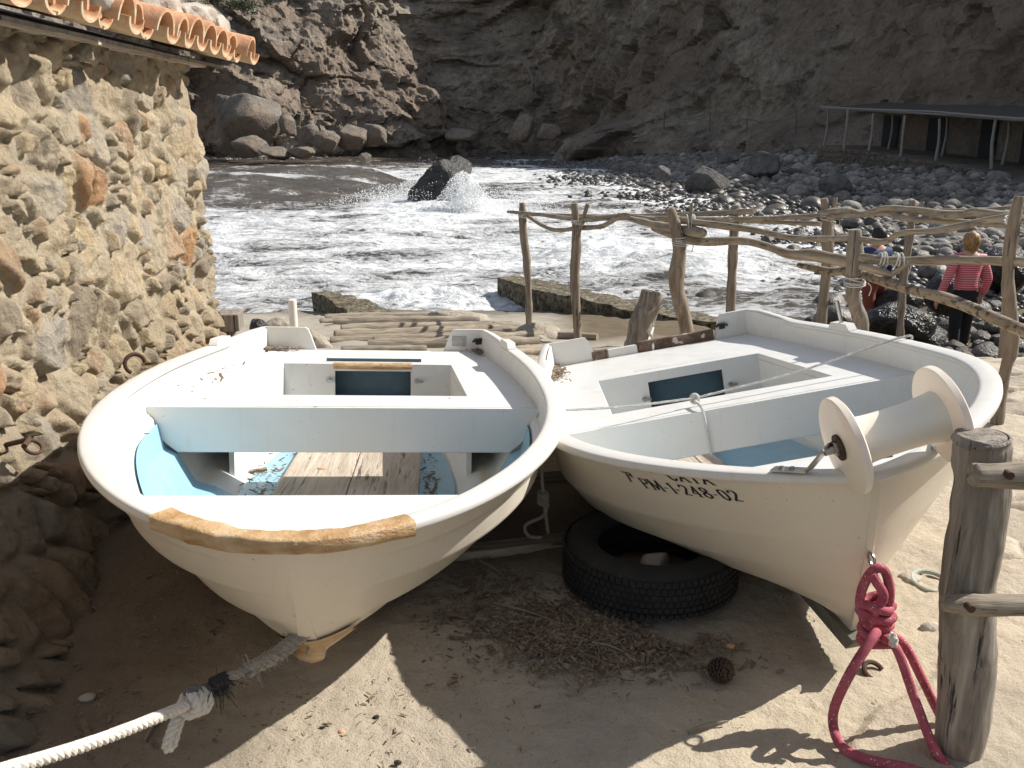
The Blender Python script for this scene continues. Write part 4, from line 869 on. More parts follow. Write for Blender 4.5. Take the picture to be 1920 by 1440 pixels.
br_.deck = (1.22, 1.45, 2.28); br_.hatch = (-.16, .22, -.33, -.15); br_.bow = .34; br_.boards = [(-.24, -.09, .62, 2.2, 0), (-.085, .0, .62, 2.2, 0.001)]; br_.pads = (1.95,); br_.lock = 1.95; br_.locks = 1
br_.build()
# left boat: tan repairs
i0 = [i for i in range(len(bl.path)) if abs(bl.path[i][0] + .02) < .31 and bl.path[i][1] < .5]
pr = [(a * 1.0 + (.006 if a > -.01 else -.002), b + (.005 if b > -.011 else -.008)) for a, b in bl.prof]
bl.add(bl.sweep(pr, i0[0], i0[-1] + 1, noise=.006, seed=5), 'resin_repair', M['grp'], sharp=0, label='rough tan glass fibre patch round the bow rim')
mb = MB(); V = []
for t in np.linspace(0, .24, 12):
    row = []; tt_ = t
    for k_ in np.linspace(-1, 1, 21):
        t = tt_ * (.85 + .22 * k_); y0 = bl.ys(t); ww_ = .13 - .22 * t + .015 * math.sin(tt_ * 60)
        y_ = y0 + abs(k_) ** 1.3 * ww_; w_ = max(float(bl.w(y_, t)), .010 + .028 * math.sqrt(min(1, t / .06)) * (1 - t) ** 3) + .005; row.append((math.copysign(w_, k_) * min(1, abs(k_) * 10), y_ - .007, float(bl.z(y_, t)) - .002))
    V.append(row)
V = np.array(V); mb.grid(V); bl.add(mb, 'resin_repair', M['grp'], sharp=0, label='bare tan patch on the foot of the stem')
mb = MB(); mb.tube(np.array([(-.165, 2.395, -.107), (.02, 2.39, -.107), (.215, 2.395, -.107)]), .021, 10, noise=.2, nsc=30, flat=.8); bl.add(mb, 'resin_repair', M['grp'], label='tan resin strip above the locker opening')
mb = MB(); mb.box((.46, bl.L - .036, -.045), (.075, .003, .055)); bl.add(mb, 'builder_plate', M['plate'], smooth=False)
mb = MB(); mb.box((.03, bl.L - .02, -.120), (.60, .05, .012)); bl.add(mb, 'transom_cap', M['wood_x'], smooth=False, bevel=.003)
def cleat(b, x, y, z, ang):
    mb = MB(); Rz_ = rz(ang); mb.tube(np.array([(-.035, 0, 0), (-.02, 0, .012), (.02, 0, .012), (.035, 0, 0)]) @ Rz_.T + [x, y, z], [.006, .009, .009, .006], 8); mb.box((x, y, z - .004), (.03, .02, .02), Rz_); b.add(mb, 'fairlead', M['black_plastic'])
cleat(bl, .565, 2.86, -.04, .4); cleat(br_, .42, 2.975, -.03, .1)
# right boat: keel shoe
b = br_; V = []; ys_ = np.linspace(b.yf - .055, b.L, 40)
for y_ in ys_:
    zt_ = float(b.zk(max(y_, b.yf))) + .006; dp = .055 * sstep(b.yf - .06, b.yf + .02, y_) * (1 - .4 * (y_ / b.L)); V.append([(-.028, y_, zt_), (-.024, y_, zt_ - .01 - dp), (.024, y_, zt_ - .01 - dp), (.028, y_, zt_)])
V = np.array(V); mb = MB(); mb.grid(V, closed=True); mb.add(V[0], [(0, 1, 2, 3)]); mb.add(V[-1], [(3, 2, 1, 0)]); b.add(mb, 'keel_shoe', simple('grey_keel_paint', [(.12, .12, .10), (.22, .21, .18)], 12, .9, .5), sharp=40)
b = bl; V = []
for y_ in np.linspace(b.yf + .45, b.L, 40):
    zt_ = float(b.zk(max(y_, b.yf))) + .006; V.append([(-.02, y_, zt_), (-.016, y_, zt_ - .04), (.016, y_, zt_ - .04), (.02, y_, zt_)])
V = np.array(V); mb = MB(); mb.grid(V, closed=True); mb.add(V[0], [(0, 1, 2, 3)]); mb.add(V[-1], [(3, 2, 1, 0)]); b.add(mb, 'keel', M['gel_hull'], sharp=40)
# right boat: brown board in the transom notch
mb = MB(); mb.box((.15, b.L * 0 + br_.L - .016, -.09), (.44, .045, .10)); br_.add(mb, 'transom_board', M['brown_paint'], smooth=False, bevel=.003)
mb = MB(); mb.box((-.30, br_.L - .016, -.095), (.09, .045, .09)); br_.add(mb, 'transom_board', M['brown_paint'], smooth=False, bevel=.003)
mb = MB(); mb.box((-.165, br_.L - .018, -.095), (.17, .040, .085)); br_.add(mb, 'transom_infill', M['gel'], smooth=False, bevel=.003)
# bow roller
roller_c = np.array([.047, -.015, .058]); FR = .123; HW = .123
def lathe(prof, axis_pt, seg=48):
    a = np.linspace(0, 2 * math.pi, seg, endpoint=False); V = np.array([[(x, r_ * math.cos(t), r_ * math.sin(t)) for t in a] for x, r_ in prof]) + axis_pt
    mb = MB(); mb.grid(V, closed=True, flip=True); mb.add(V[0], [tuple(range(seg))]); mb.add(V[-1], [tuple(range(seg))[::-1]]); return mb
br_.roller = empty('bow_roller', tuple(roller_c)); br_.roller.parent = br_.root; br_.roller.rotation_euler = (0, R(-8), 0)
for sgn in (-1, 1):
    x0 = sgn * HW; pr = [(x0 - .012, .02), (x0 - .012, FR - .006), (x0 - .008, FR), (x0 + .008, FR), (x0 + .012, FR - .006), (x0 + .012, .02)]; lathe(pr, np.zeros(3)).build('flange', M['nylon'], br_.roller, sharp=50)
dr = [(x, .056 + .012 * abs(x / HW) ** 3) for x in np.linspace(-HW + .012, HW - .012, 13)]; lathe(dr, np.zeros(3)).build('drum', M['nylon'], br_.roller, sharp=50)
lathe([(-HW - .055, .004), (-HW - .053, .010), (-HW - .02, .011), (HW + .02, .011), (HW + .05, .010), (HW + .052, .004)], np.zeros(3), 16).build('axle', M['steel'], br_.roller)
for sgn in (-1, 1):
    x0 = sgn * (HW + .016); pr = [(x0 - .003, .004), (x0 - .003, .033), (x0 + .003, .033), (x0 + .003, .004)]; lathe(pr, np.zeros(3), 24).build('washer', M['rust'], br_.roller, sharp=40)
    pr = [(x0 + sgn * .006 - .008, .004), (x0 + sgn * .006 - .008, .019), (x0 + sgn * .006 + .008, .019), (x0 + sgn * .006 + .008, .004)]; lathe(pr, np.zeros(3), 6).build('nut', M['steel'], br_.roller, smooth=False)
# brackets: foot on the rim, arm up to the axle
for sgn in (-1, 1):
    top = roller_c + [sgn * (HW + .03), 0, 0]; yy_ = .085; foot = np.array([sgn * float(br_.w(yy_, 1.)) - sgn * .012, yy_, float(br_.zg(yy_)) + .014]); knee = foot + (top - foot) * np.array([.35, .35, 0]); mb = MB()
    def strap(a, b_, w_, th):
        d_ = (b_ - a); L_ = np.linalg.norm(d_); d_ /= L_; up = np.array([0, 0, 1.]); sd = np.cross(up, d_); sd /= np.linalg.norm(sd); u2 = np.cross(d_, sd); mb.box((a + b_) / 2, (L_, w_, th), np.stack([d_, sd, u2], 1))
    fo = foot + np.array([sgn * .045, .03, 0]); strap(fo, knee, .034, .005); strap(knee, top + [0, 0, -.004], .032, .005)
    for k_ in (.25, .55): c_ = fo + (knee - fo) * k_; mb.tube([c_, c_ + [0, 0, .008]], .007, 6)
    br_.add(mb, 'roller_bracket', M['steel'], smooth=False)
mb = MB(); mb.box((.03, .075, float(br_.zg(.08)) + .012), (.075, .045, .004)); mb.tube([(.015, .075, float(br_.zg(.08)) + .013), (.02, .075, float(br_.zg(.08)) + .03), (.05, .075, float(br_.zg(.08)) + .03), (.055, .075, float(br_.zg(.08)) + .013)], .005, 8); br_.add(mb, 'eye_plate', M['steel'], smooth=False)
# eye bolt on the stem
ty = .52; y_ = float(br_.ys(ty)); zE = float(br_.z(y_, ty)); ring(np.array([0, y_ - .022, zE]), .018, .004, ry(1.57), br_.root, 'eye_bolt', M['steel'])
EYE = br_.W(np.array([0, y_ - .035, zE - .005]))
tl_ = .20; y_ = float(bl.ys(tl_)); EYEL = bl.W(np.array([-.015, y_ - .01, float(bl.z(y_, tl_))]))
# lettering: serif strokes laid on the hull side
GL = {'P': [[(0, 0), (0, 1)], [(0, 1), (.35, 1), (.55, .88), (.55, .62), (.35, .5), (0, .5)]], 'M': [[(0, 0), (.04, 1)], [(.04, 1), (.42, .1), (.8, 1)], [(.8, 1), (.86, 0)]],
      '-': [[(0, .4), (.3, .4)]], '1': [[(.05, .8), (.2, 1), (.2, 0)]], '2': [[(0, .75), (.1, .95), (.3, 1), (.48, .88), (.5, .68), (.3, .4), (0, .03)], [(0, .05), (.55, .05)]],
      '4': [[(.4, 0), (.4, 1)], [(.4, 1), (0, .3)], [(0, .28), (.58, .28)]], '8': [[(.27, .52), (.06, .65), (.06, .88), (.27, 1), (.47, .88), (.47, .65), (.27, .52), (.02, .36), (.02, .12), (.27, 0), (.52, .12), (.52, .36), (.27, .52)]],
      '0': [[(.27, 0), (.06, .15), (.02, .5), (.06, .85), (.27, 1), (.48, .85), (.53, .5), (.48, .15), (.27, 0)]], '7': [[(0, .95), (.5, .95), (.18, 0)]],
      'C': [[(.6, .78), (.5, .95), (.3, 1), (.08, .85), (0, .5), (.08, .15), (.3, 0), (.5, .05), (.62, .22)]], 'A': [[(0, 0), (.34, 1), (.7, 0)], [(.12, .33), (.56, .33)]], 'T': [[(.32, 0), (.32, 1)], [(0, .96), (.64, .96)]],
      'a': [[(0, .9), (.15, 1), (.3, .9), (.3, .6)], [(.3, .8), (.1, .75), (0, .66), (.1, .6), (.3, .68)], [(0, .48), (.32, .48)]]}
SER = {'P': [(0, 0)], 'M': [(0, 0), (.86, 0), (.02, 1), (.82, 1)], '1': [(.2, 0)], '4': [(.4, 0)], 'A': [(0, 0), (.7, 0)], 'T': [(.32, 0)]}
def text(s, a0, b0, h, cut=1.0):
    out = []; a = a0
    for ch in s:
        if ch == ' ': a += .3 * h; continue
        g = GL[ch]; wd = max(x for st in g for x, _ in st)
        for st in g:
            for p0, p1 in zip(st[:-1], st[1:]):
                p0 = np.array(p0, float); p1 = np.array(p1, float); d_ = p1 - p0; L_ = np.linalg.norm(d_); d_ = d_ / L_; n_ = np.array([-d_[1], d_[0]]); vert = abs(d_[1])
                th = (.036 + .055 * vert) * (1.0 if ch != 'a' else .7); e_ = .02
                if p0[1] > cut and p1[1] > cut: continue
                quad = [p0 - d_ * e_ - n_ * th, p1 + d_ * e_ - n_ * th, p1 + d_ * e_ + n_ * th, p0 - d_ * e_ + n_ * th]; out.append([(a0 + (a + x * h - a0) * 1.13, b0 + min(y, cut) * h) for x, y in quad])
        for x, y in SER.get(ch, []):
            if y > cut: continue
            out.append([(a0 + (a + (x + dx) * h - a0) * 1.13, b0 + (y + dy) * h) for dx, dy in ((-.15, -.025), (.15, -.025), (.15, .03), (-.15, .03))])
        a += (wd + .27) * h
    return out
def onhull(b, quads, y0, off=.0022):
    mb = MB(); n_ = 0
    for qd in quads:
        q = np.array(qd); V = []
        for u in np.linspace(0, 1, 3):
            for v_ in np.linspace(0, 1, 3):
                p_ = (q[0] * (1 - u) + q[1] * u) * (1 - v_) + (q[3] * (1 - u) + q[2] * u) * v_; y_ = float(np.interp(p_[0], ARC, AY)); z_ = float(b.zg(y_)) + p_[1]; V.append((-float(b.w(y_, b.t_of(y_, z_))) - off - n_ * .00001, y_, z_))
        mb.grid(np.array(V).reshape(3, 3, 3)); n_ += 1
    return mb
LET = (1.02, .034, .0)
qs = text('PM-1-248-02', .060, -.100, .0365); q2 = text('7', .0, -.086, .036) + text('a', .027, -.082, .034)
q3 = text('CATA', .205, -.049, .036, .64)
LETY = 0
AY = np.linspace(.505, .10, 120); AW = np.array([float(br_.w(y_, br_.t_of(y_, br_.zg(y_) - .07))) for y_ in AY]); ARC = np.r_[0, np.cumsum(np.hypot(np.diff(AY), np.diff(AW)))]
br_.add(onhull(br_, qs + q2 + q3, LETY), 'lettering', M['paint'], smooth=False)

def deck_litter(b, c, sx, sy, n, size, label, seed, z0=-.094):
    g = np.random.default_rng(seed); mb = MB()
    for _ in range(n):
        x = c[0] + g.normal() * sx; y = c[1] + g.normal() * sy; L_ = size * math.exp(.5 * g.normal()); y = min(y, b.L - .05); lim = float(b.wz(y, z0, .035)); x = max(-lim, min(lim, x)); p_ = b.W(np.array([x, y, z0 + .004 + g.random() * .006])); mb.box(p_, (L_, L_ * .3, L_ * .14), rz(g.uniform(0, 6.28)) @ ry(g.normal() * .25))
    return mb.build('leaf_litter', M['chip'], smooth=False, kind='stuff', label=label, category='litter')
deck_litter(bl, (-.50, 2.86), .05, .02, 130, .016, 'brown debris in the left stern corner of the left boat', 11)
deck_litter(bl, (.56, 2.84), .02, .06, 90, .013, 'brown debris in the right stern corner of the left boat', 12)
deck_litter(bl, (-.62, 1.9), .03, .35, 45, .010, 'crumbs along the left side bench of the left boat', 13)
deck_litter(bl, (.0, 2.0), .45, .5, 26, .008, 'scattered crumbs on the seats of the left boat', 14)
deck_litter(br_, (-.60, 2.75), .035, .13, 420, .016, 'heap of brown leaf litter in the stern corner of the roller boat', 15)
deck_litter(bl, (-.33, 1.45), .05, .25, 110, .014, 'leaf litter on the floor edge of the left boat', 16, -.438)
deck_litter(bl, (.31, 1.5), .02, .3, 110, .012, 'leaf litter beside the floor boards of the left boat', 17, -.438)
# ------------------------------------------------------------------ tyre
T0 = at(1218, 1052, z=.09); T0[2] = 0
def tyre():
    root = empty('car_tyre', (T0[0], T0[1], .012), label='worn black car tyre lying flat under the dinghy with the roller', category='tyre')
    RO, RI, Wd = .292, .178, .178; prof = []
    pts = [(RI, .045), (RI + .006, .028), (.225, .006), (.262, .008), (.280, .022), (RO, .045), (RO + .002, Wd / 2), (RO, Wd - .045), (.280, Wd - .022), (.262, Wd - .008), (.225, Wd - .004), (RI + .008, Wd - .02), (RI, Wd - .036), (RI + .012, Wd - .045), (.255, Wd - .03), (.275, Wd / 2), (.255, .03), (RI + .012, .05)]
    seg = 220; V = []
    for i in range(seg):
        a = 2 * math.pi * i / seg; row = []
        for r_, z_ in pts:
            rr = r_
            if r_ > .275 and .03 < z_ < Wd - .03: rr -= 0
            row.append((rr * math.cos(a), rr * math.sin(a), z_))
        V.append(row)
    V = np.array(V); V = np.concatenate([V, V[:1]], 0); mb = MB(); mb.grid(V, closed=True, flip=True); mb.build('casing', M['rubber'], root, sharp=50)
    mb = MB()   # tread blocks
    for row, z_ in enumerate(np.linspace(.034, Wd - .034, 6)):
        for i in range(84):
            a = 2 * math.pi * (i + .5 * (row % 2)) / 84; c_ = np.array([(RO + .002) * math.cos(a), (RO + .002) * math.sin(a), z_]); mb.box(c_, (.008, .0165, .0165), rz(a) @ rx(.25 * (1 if row % 2 else -1)))
    mb.build('tread', M['rubber'], root, smooth=False)
tyre()
rock((T0[0] + .02, T0[1] - .02, .085), (.06, .045, .055), 'small grey stone lying inside the tyre', 90, M['stone_pale'], I3, name='stone', cat='stone')

# ------------------------------------------------------------------ ropes
def rope3(mb, path, R_, strands=3, pitch=.06, seg=8, step=.006, fray=0):
    """laid rope: strands twisted round the path"""
    p = np.asarray(path, float); s = np.r_[0, np.cumsum(np.linalg.norm(np.diff(p, axis=0), axis=1))]; n = max(6, int(s[-1] / step)); q = np.stack([np.interp(np.linspace(0, s[-1], n), s, p[:, k]) for k in range(3)], 1)
    T = np.gradient(q, axis=0); T /= np.linalg.norm(T, axis=1)[:, None] + 1e-12; u = np.array([0, 0, 1.]) if abs(T[0][2]) < .9 else np.array([1., 0, 0]); Us = []
    for i in range(n): u = u - T[i] * (u @ T[i]); u /= np.linalg.norm(u); Us.append(u.copy())
    Us = np.array(Us); Ws = np.cross(T, Us); ph = np.linspace(0, s[-1], n) / pitch * 2 * math.pi
    for k in range(strands):
        a = ph + 2 * math.pi * k / strands; off = R_ * .5; c = q + off * (np.cos(a)[:, None] * Us + np.sin(a)[:, None] * Ws); mb.tube(c, R_ * .56, seg, noise=fray, nsc=60)
    return mb
def arcpts(c, r_, a0, a1, n, ex, ey):
    a = np.linspace(a0, a1, n)[:, None]; return np.asarray(c) + r_ * (np.cos(a) * np.asarray(ex) + np.sin(a) * np.asarray(ey))
# mooring rope of the left boat: thick white from the lower left, knot, frayed grey end at the stem
RW = empty('mooring_rope', tuple(EYEL), label='thick white mooring rope knotted to the bow of the left boat', category='rope')
RL = np.array(RW.location)
k0 = at(352, 1322, Y=1.80); pA = at(-120, 1480, Y=1.18); kb = at(405, 1280, Y=1.87)
mb = MB(); pts = cr([pA, (pA + k0) / 2 + [0, 0, -.012], k0], 12); rope3(mb, pts - RL, .0135, 3, .055); mb.build('white_length', M['rope_w'], RW)
ex = (k0 - pA) / np.linalg.norm(k0 - pA); ey = np.array([0, 0, 1.]) - ex * ex[2]; ey /= np.linalg.norm(ey); ez = np.cross(ex, ey)
mb = MB()
wr = []
for j in range(3):   # wraps of the knot
    wr += list(arcpts(k0 + ex * (-.005 + .026 * j), .023, 0, 2 * math.pi * .93, 14, ey, ez) + ex * np.linspace(0, .022, 14)[:, None])
rope3(mb, cr(wr, 2) - RL, .0125, 3, .05)
tailp = cr([k0 + ex * .01 - ey * .02, k0 - ey * .045 - ex * .012, k0 - ey * .085 - ex * .028, k0 - ey * .098 - ex * .02, k0 - ey * .09 - ex * .002, k0 - ey * .06 + ex * .006, k0 - ey * .03 + ex * .02], 8); rope3(mb, tailp + ez * -.022 - RL, .0115, 3, .045)
mb.build('knot', M['rope_w'], RW)
mb = MB(); k1 = k0 + ex * .045 + ey * .012
rope3(mb, cr([k0 - ex * .01 + ey * .026, k0 + ex * .02 + ey * .034, k1 + ex * .02, kb], 6) - RL, .012, 3, .05); mb.build('grey_turns', mk_rope('grey_rope_turns', (.10, .10, .10), (.2, .2, .2)), RW)
mb = MB(); d_ = (EYEL - kb); L_ = np.linalg.norm(d_); rope3(mb, cr([kb - d_ * .03, kb + d_ * .1], 4) - RL, .019, 5, .03)
for _ in range(120):
    a = kb + d_ * rng.uniform(-.03, .1); v_ = rng.normal(size=3) * .02 + [0, 0, -.02]; mb.tube(np.array([a, a + v_ * .5, a + v_ + [0, 0, -.01]]) - RL, .0009, 3)
mb.build('whipping', M['rope_black'], RW)
mb = MB(); pp = cr([kb + d_ * .06, kb + d_ * .35 + [0, 0, -.006], kb + d_ * .7 + [0, 0, -.004], EYEL + [0, .02, .01]], 10) - RL; sR = pp
rope3(mb, pp[:14], .012, 3, .04, fray=.3); rope3(mb, pp[10:], .019, 4, .06, fray=.35); rope3(mb, pp[18:], .021, 3, .05, fray=.4)
for _ in range(260):
    i = rng.integers(8, len(pp) - 2); a = pp[i] + rng.normal(size=3) * .006; v_ = rng.normal(size=3) * .014 + [0, 0, -.003]; mb.tube([a, a + v_ * .6, a + v_], .0013, 3)
mb.build('frayed_end', M['rope_grey'], RW, label='frayed grey braided end tied to the stem')

# pink rope on the right boat
PR = empty('pink_rope', tuple(EYE), label='pink rope knotted in thick turns to the bow eye of the roller boat', category='rope'); PL = np.array(PR.location); rp = .0125
mb = MB(); E0 = EYE + np.array([0, -.01, -.002])
xx = np.array([1., 0, 0]); yy3 = np.array([0, 1., 0]); zz3 = np.array([0, 0, 1.])
# loop through the eye
lp = [E0 + xx * .0 + zz3 * -.165, E0 + [-.030, -.01, -.12], E0 + [-.034, -.014, -.06], E0 + [-.012, -.012, -.008], E0 + [.016, -.012, -.004], E0 + [.034, -.018, -.05], E0 + [.036, -.018, -.10], E0 + [.012, -.02, -.15]]
mb.tube(cr(lp, 8) - PL, rp, 12)
lp = [E0 + [.0, -.03, -.17], E0 + [-.004, -.034, -.12], E0 + [.016, -.03, -.07], E0 + [-.006, -.026, -.03], E0 + [-.018, -.02, -.012]]; mb.tube(cr(lp, 8) - PL, rp, 12)
co_ = []
for j in range(5):
    zc = -.085 - .026 * j; rr = .036 + .003 * (j % 2); a = np.linspace(.2, 2 * math.pi + .2, 18)[:-1]; co_ += [E0 + [(rr + .004 * math.sin(j * 2)) * math.cos(t) + .006 + .003 * j, -.016 + rr * .62 * math.sin(t), zc - .026 * (t / 6.28) + .004 * math.sin(t * 2 + j)] for t in a]
mb.tube(cr(co_, 3) - PL, rp, 12)
mb.build('knot', M['rope_pink'], PR)
kE = E0 + [.012, -.016, -.215]
mb = MB(); l1 = [kE + [-.01, -.02, .02], at(1640, 1190, Y=1.98), at(1590, 1270, Y=1.93), at(1562, 1340, z=.06), at(1575, 1395, z=.022), at(1620, 1422, z=.03), at(1700, 1440, z=.03), at(1790, 1470, z=.03)]; mb.tube(cr(l1, 12) - PL, rp, 12)
l2 = [kE + [.01, 0, .02], at(1680, 1215, Y=1.97), at(1715, 1310, Y=1.92), at(1750, 1400, z=.05), at(1780, 1440, z=.02), at(1830, 1470, z=.02)]; mb.tube(cr(l2, 12) - PL, rp * .95, 12)
l3 = [kE + [.02, .01, .02], at(1692, 1205, Y=2.02), at(1730, 1275, Y=1.99), at(1768, 1350, z=.04), at(1812, 1400, z=.02)]; mb.tube(cr(l3, 12) - PL, rp * .95, 12)
mb.build('hanging_lengths', M['rope_pink'], PR)
mb = MB(); a = at(1672, 1190, Y=1.96); rope3(mb, cr([a, a + [.008, 0, -.02], a + [.004, 0, -.03]], 5) - PL, .012, 3, .03); mb.build('whipping', M['rope_w'], PR)

# thin cord over the right boat
b = br_; i_r = np.argmin(np.abs(b.path[:, 1] - 1.42) + 10 * (b.path[:, 0] < 0)); cr0 = b.W(b.path[i_r] + [-.01, 0, .02])
C0 = np.array([.0, 0, 0]); knot = b.W(np.array([-.14, 1.33, -.075])); wl_ = float(b.w(1.15, 1.)); cl0 = b.W(np.array([-wl_ + .02, 1.15, .018]))
face_pts = [b.W(np.array([-.14, 1.215, -.09])), b.W(np.array([-.135, 1.205, -.18])), b.W(np.array([-.13, 1.21, -.272]))]
CR = empty('tie_cord', tuple(knot), label='thin grey cord stretched across the roller boat and tied round its thwart', category='cord'); CL = np.array(CR.location)
mb = MB(); rope3(mb, cr([cr0 + [.03, 0, -.03], cr0, (cr0 + knot) / 2 + [0, 0, -.012], knot + [0, 0, .008]], 8) - CL, .0055, 3, .02, 6, .006); rope3(mb, cr([knot + [0, 0, .008], (cl0 + knot) / 2 + [0, 0, -.004], cl0, cl0 + [-.03, 0, -.03]], 8) - CL, .0055, 3, .02, 6, .006); rope3(mb, cr([knot] + face_pts, 8) - CL, .0062, 3, .02, 6, .006)
for j in range(3): mb.tube(arcpts(knot + [0, 0, .006], .017 - .003 * j, 0, 6.28, 20, np.array([1, 0, .3 * j]), np.array([0, .3, 1])) - CL, .0055, 8)
mb.build('cord', M['rope_thin'], CR)
# knotted rope hanging between the boats
mb = MB(); a = at(1015, 870, Y=3.0); c_ = at(1018, 925, Y=3.0); e_ = at(1028, 1000, Y=3.0); rope3(mb, cr([a, c_, e_], 8), .007, 3, .03)
kk = []
for j in range(4): kk += list(arcpts(c_ + [0, 0, -.012 * j], .016, 0, 6.0, 8, [1, 0, 0], [0, 1, .2]))
rope3(mb, cr(kk, 2), .007, 3, .03); rope3(mb, cr([c_ + [.02, 0, -.04], c_ + [.0, 0, -.09], at(985, 985, Y=2.98), at(992, 1005, Y=2.96), at(1015, 1008, Y=2.95)], 6), .007, 3, .03); mb.build('hanging_rope', M['rope_grey'], label='old brown knotted rope hanging in the gap between the two boats', category='rope')

# ------------------------------------------------------------------ near log fence
FN = empty('log_fence', (1.10, 1.88, 0), label='thick grey log fence post with two nailed rails at the right edge', category='fence')
V = [(1.115, 1.88, -.1), (1.108, 1.88, .2), (1.09, 1.88, .35), (1.074, 1.88, .5), (1.070, 1.88, .68), (1.062, 1.885, .79), (1.054, 1.885, .838), (1.053, 1.885, .846)]
log('post', np.array(V), [.058, .060, .064, .060, .058, .062, .060, .052], None, m=M['wood_z'], parent=FN, seg=28, noise=.16, seed=3, nsc=9)
a = at(1822, 890, Y=1.79); log('rail', [a, a + [.1, .0, -.002], a + [.35, .02, -.004], a + [.7, .05, 0]], [.028, .030, .032, .03], None, m=M['wood_x'], parent=FN, seg=18, noise=.2, seed=5)
a = at(1768, 1130, Y=1.80); log('rail', [a, a + [.07, .0, -.006], a + [.22, .01, -.012], a + [.6, .03, -.03]], [.022, .030, .026, .03], None, m=M['wood_x'], parent=FN, seg=18, noise=.3, seed=6)
for (x_, y_) in ((1895, 893), (1822, 1143)):
    c_ = at(x_, y_, Y=1.752); mb = MB(); mb.tube(np.array([c_ + [0, .02, 0], c_]) - np.array(FN.location), .009, 12); mb.build('nail', M['rust'], FN)

# ------------------------------------------------------------------ stump post behind
log('mooring_post', [at(1193, 670, Y=6.1), at(1203, 620, Y=6.12), at(1215, 575, Y=6.14), at(1222, 545, Y=6.15)], [.088, .085, .082, .075], 'thick cracked wooden mooring post leaning behind the two boats', 'post', M['wood_z'], 18, .35, seed=9)
pt = at(1222, 632, Y=6.0); tb = br_.W(np.array([.02, br_.L + .01, -.06]))
mb = MB(); rope3(mb, cr([at(1226, 612, Y=6.0), at(1216, 640, Y=5.6), tb, tb + [0, -.05, -.05]], 8), .008, 3, .03); mb.build('stern_rope', M['rope_w'], label='short white rope from the mooring post to the roller boat transom', category='rope')

# ------------------------------------------------------------------ pole railing
RA = empty('pole_railing', tuple(at(1083, 640, Y=8.94)), label='front railing of lashed weathered poles running behind the boats', category='railing')
RB = empty('pole_railing', tuple(at(1545, 600, Y=9.0)), label='rear railing of lashed poles on the seaward side by the walkers', category='railing')
def post(par, pts, r_, m=None, seed=0, fork=None):
    log('post', pts, r_, None, m=m or M['wood_red'], parent=par, seg=12, noise=.28, seed=seed, nsc=6)
    if fork: log('fork', fork, [r_[0] * .7, r_[0] * .55], None, m=m or M['wood_red'], parent=par, seg=10, noise=.28, seed=seed + 1)
def gpost(px, Y): g = at(px, 600, Y=Y); g[2] = gz(g[0], g[1]) - .1; return g
post(RA, [at(979, 380, Y=11.2), at(981, 430, Y=11.2), at(990, 520, Y=11.2), gpost(992, 11.2)], [.04, .05, .045, .045], seed=1)
post(RA, [at(1077, 381, Y=8.9), at(1081, 450, Y=8.9), at(1078, 520, Y=8.9), at(1083, 640, Y=8.9), gpost(1083, 8.9)], [.035, .05, .042, .045], seed=2, fork=[at(1082, 440, Y=8.88), at(1092, 415, Y=8.85), at(1102, 382, Y=8.8)])
post(RA, [at(1256, 390, Y=6.6), at(1268, 430, Y=6.6), at(1275, 470, Y=6.6), at(1268, 540, Y=6.6), at(1288, 620, Y=6.6), gpost(1292, 6.6)], [.026, .05, .062, .05, .055], seed=3, fork=[at(1276, 470, Y=6.62), at(1292, 430, Y=6.68), at(1297, 380, Y=6.7)])
post(RA, [at(1603, 430, Y=5.3), at(1603, 500, Y=5.3), at(1600, 560, Y=5.3), at(1617, 630, Y=5.3), gpost(1620, 5.3)], [.045, .050, .045, .05], M['wood_z'], seed=4)
post(RA, [at(1912, 368, Y=4.55), at(1898, 440, Y=4.55), at(1890, 520, Y=4.55), at(1898, 640, Y=4.55), at(1886, 690, Y=4.55), at(1868, 800, Y=4.5)], [.028, .036, .03, .034, .03, .03], seed=5)
post(RB, [at(1380, 385, Y=8.6), at(1374, 480, Y=8.6), at(1369, 600, Y=8.6), gpost(1368, 8.6)], [.042, .045, .05], seed=6)
post(RB, [at(1545, 372, Y=8.0), at(1552, 430, Y=8.0), at(1548, 520, Y=8.0), at(1538, 620, Y=8.0), gpost(1537, 8.0)], [.03, .052, .045, .045], seed=7, fork=[at(1552, 430, Y=8.0), at(1560, 400, Y=8.0), at(1567, 370, Y=8.0)])
post(RB, [at(1711, 375, Y=8.6), at(1706, 440, Y=8.6), at(1692, 540, Y=8.6), at(1686, 650, Y=8.6), gpost(1684, 8.6)], [.035, .04, .038, .038], seed=8, fork=[at(1710, 420, Y=8.6), at(1722, 395, Y=8.6), at(1730, 378, Y=8.6)])
post(RB, [at(1893, 620, Y=7.0), at(1889, 560, Y=7.0), gpost(1890, 7.0)][::1], [.03, .03, .03], seed=9)
def rail(par, pl, r_, m=None, seed=0): log('rail', [at(x, y, Y=Y) + ([0, 0, 0] if i_ in (0, len(pl) - 1) else rng.normal(size=3) * .012) for i_, (x, y, Y) in enumerate(pl)], list(np.array(r_) * .80), None, m=m, parent=par, seg=12, noise=.22, seed=seed, nsc=5)
rail(RA, [(952, 397, 11.2), (1010, 400, 10.3), (1080, 410, 9.0), (1160, 408, 8.3), (1230, 412, 7.5)], [.022, .03, .035, .032], seed=11)
rail(RA, [(985, 402, 11.0), (1012, 424, 10.4), (1045, 431, 9.8), (1090, 426, 9.0), (1130, 424, 8.5), (1165, 404, 8.0), (1185, 406, 7.8)], [.028, .03, .03, .028], seed=12)
rail(RA, [(1160, 404, 8.1), (1200, 415, 7.6), (1250, 430, 7.0), (1318, 437, 6.35)], [.032, .036, .045, .05], seed=13)
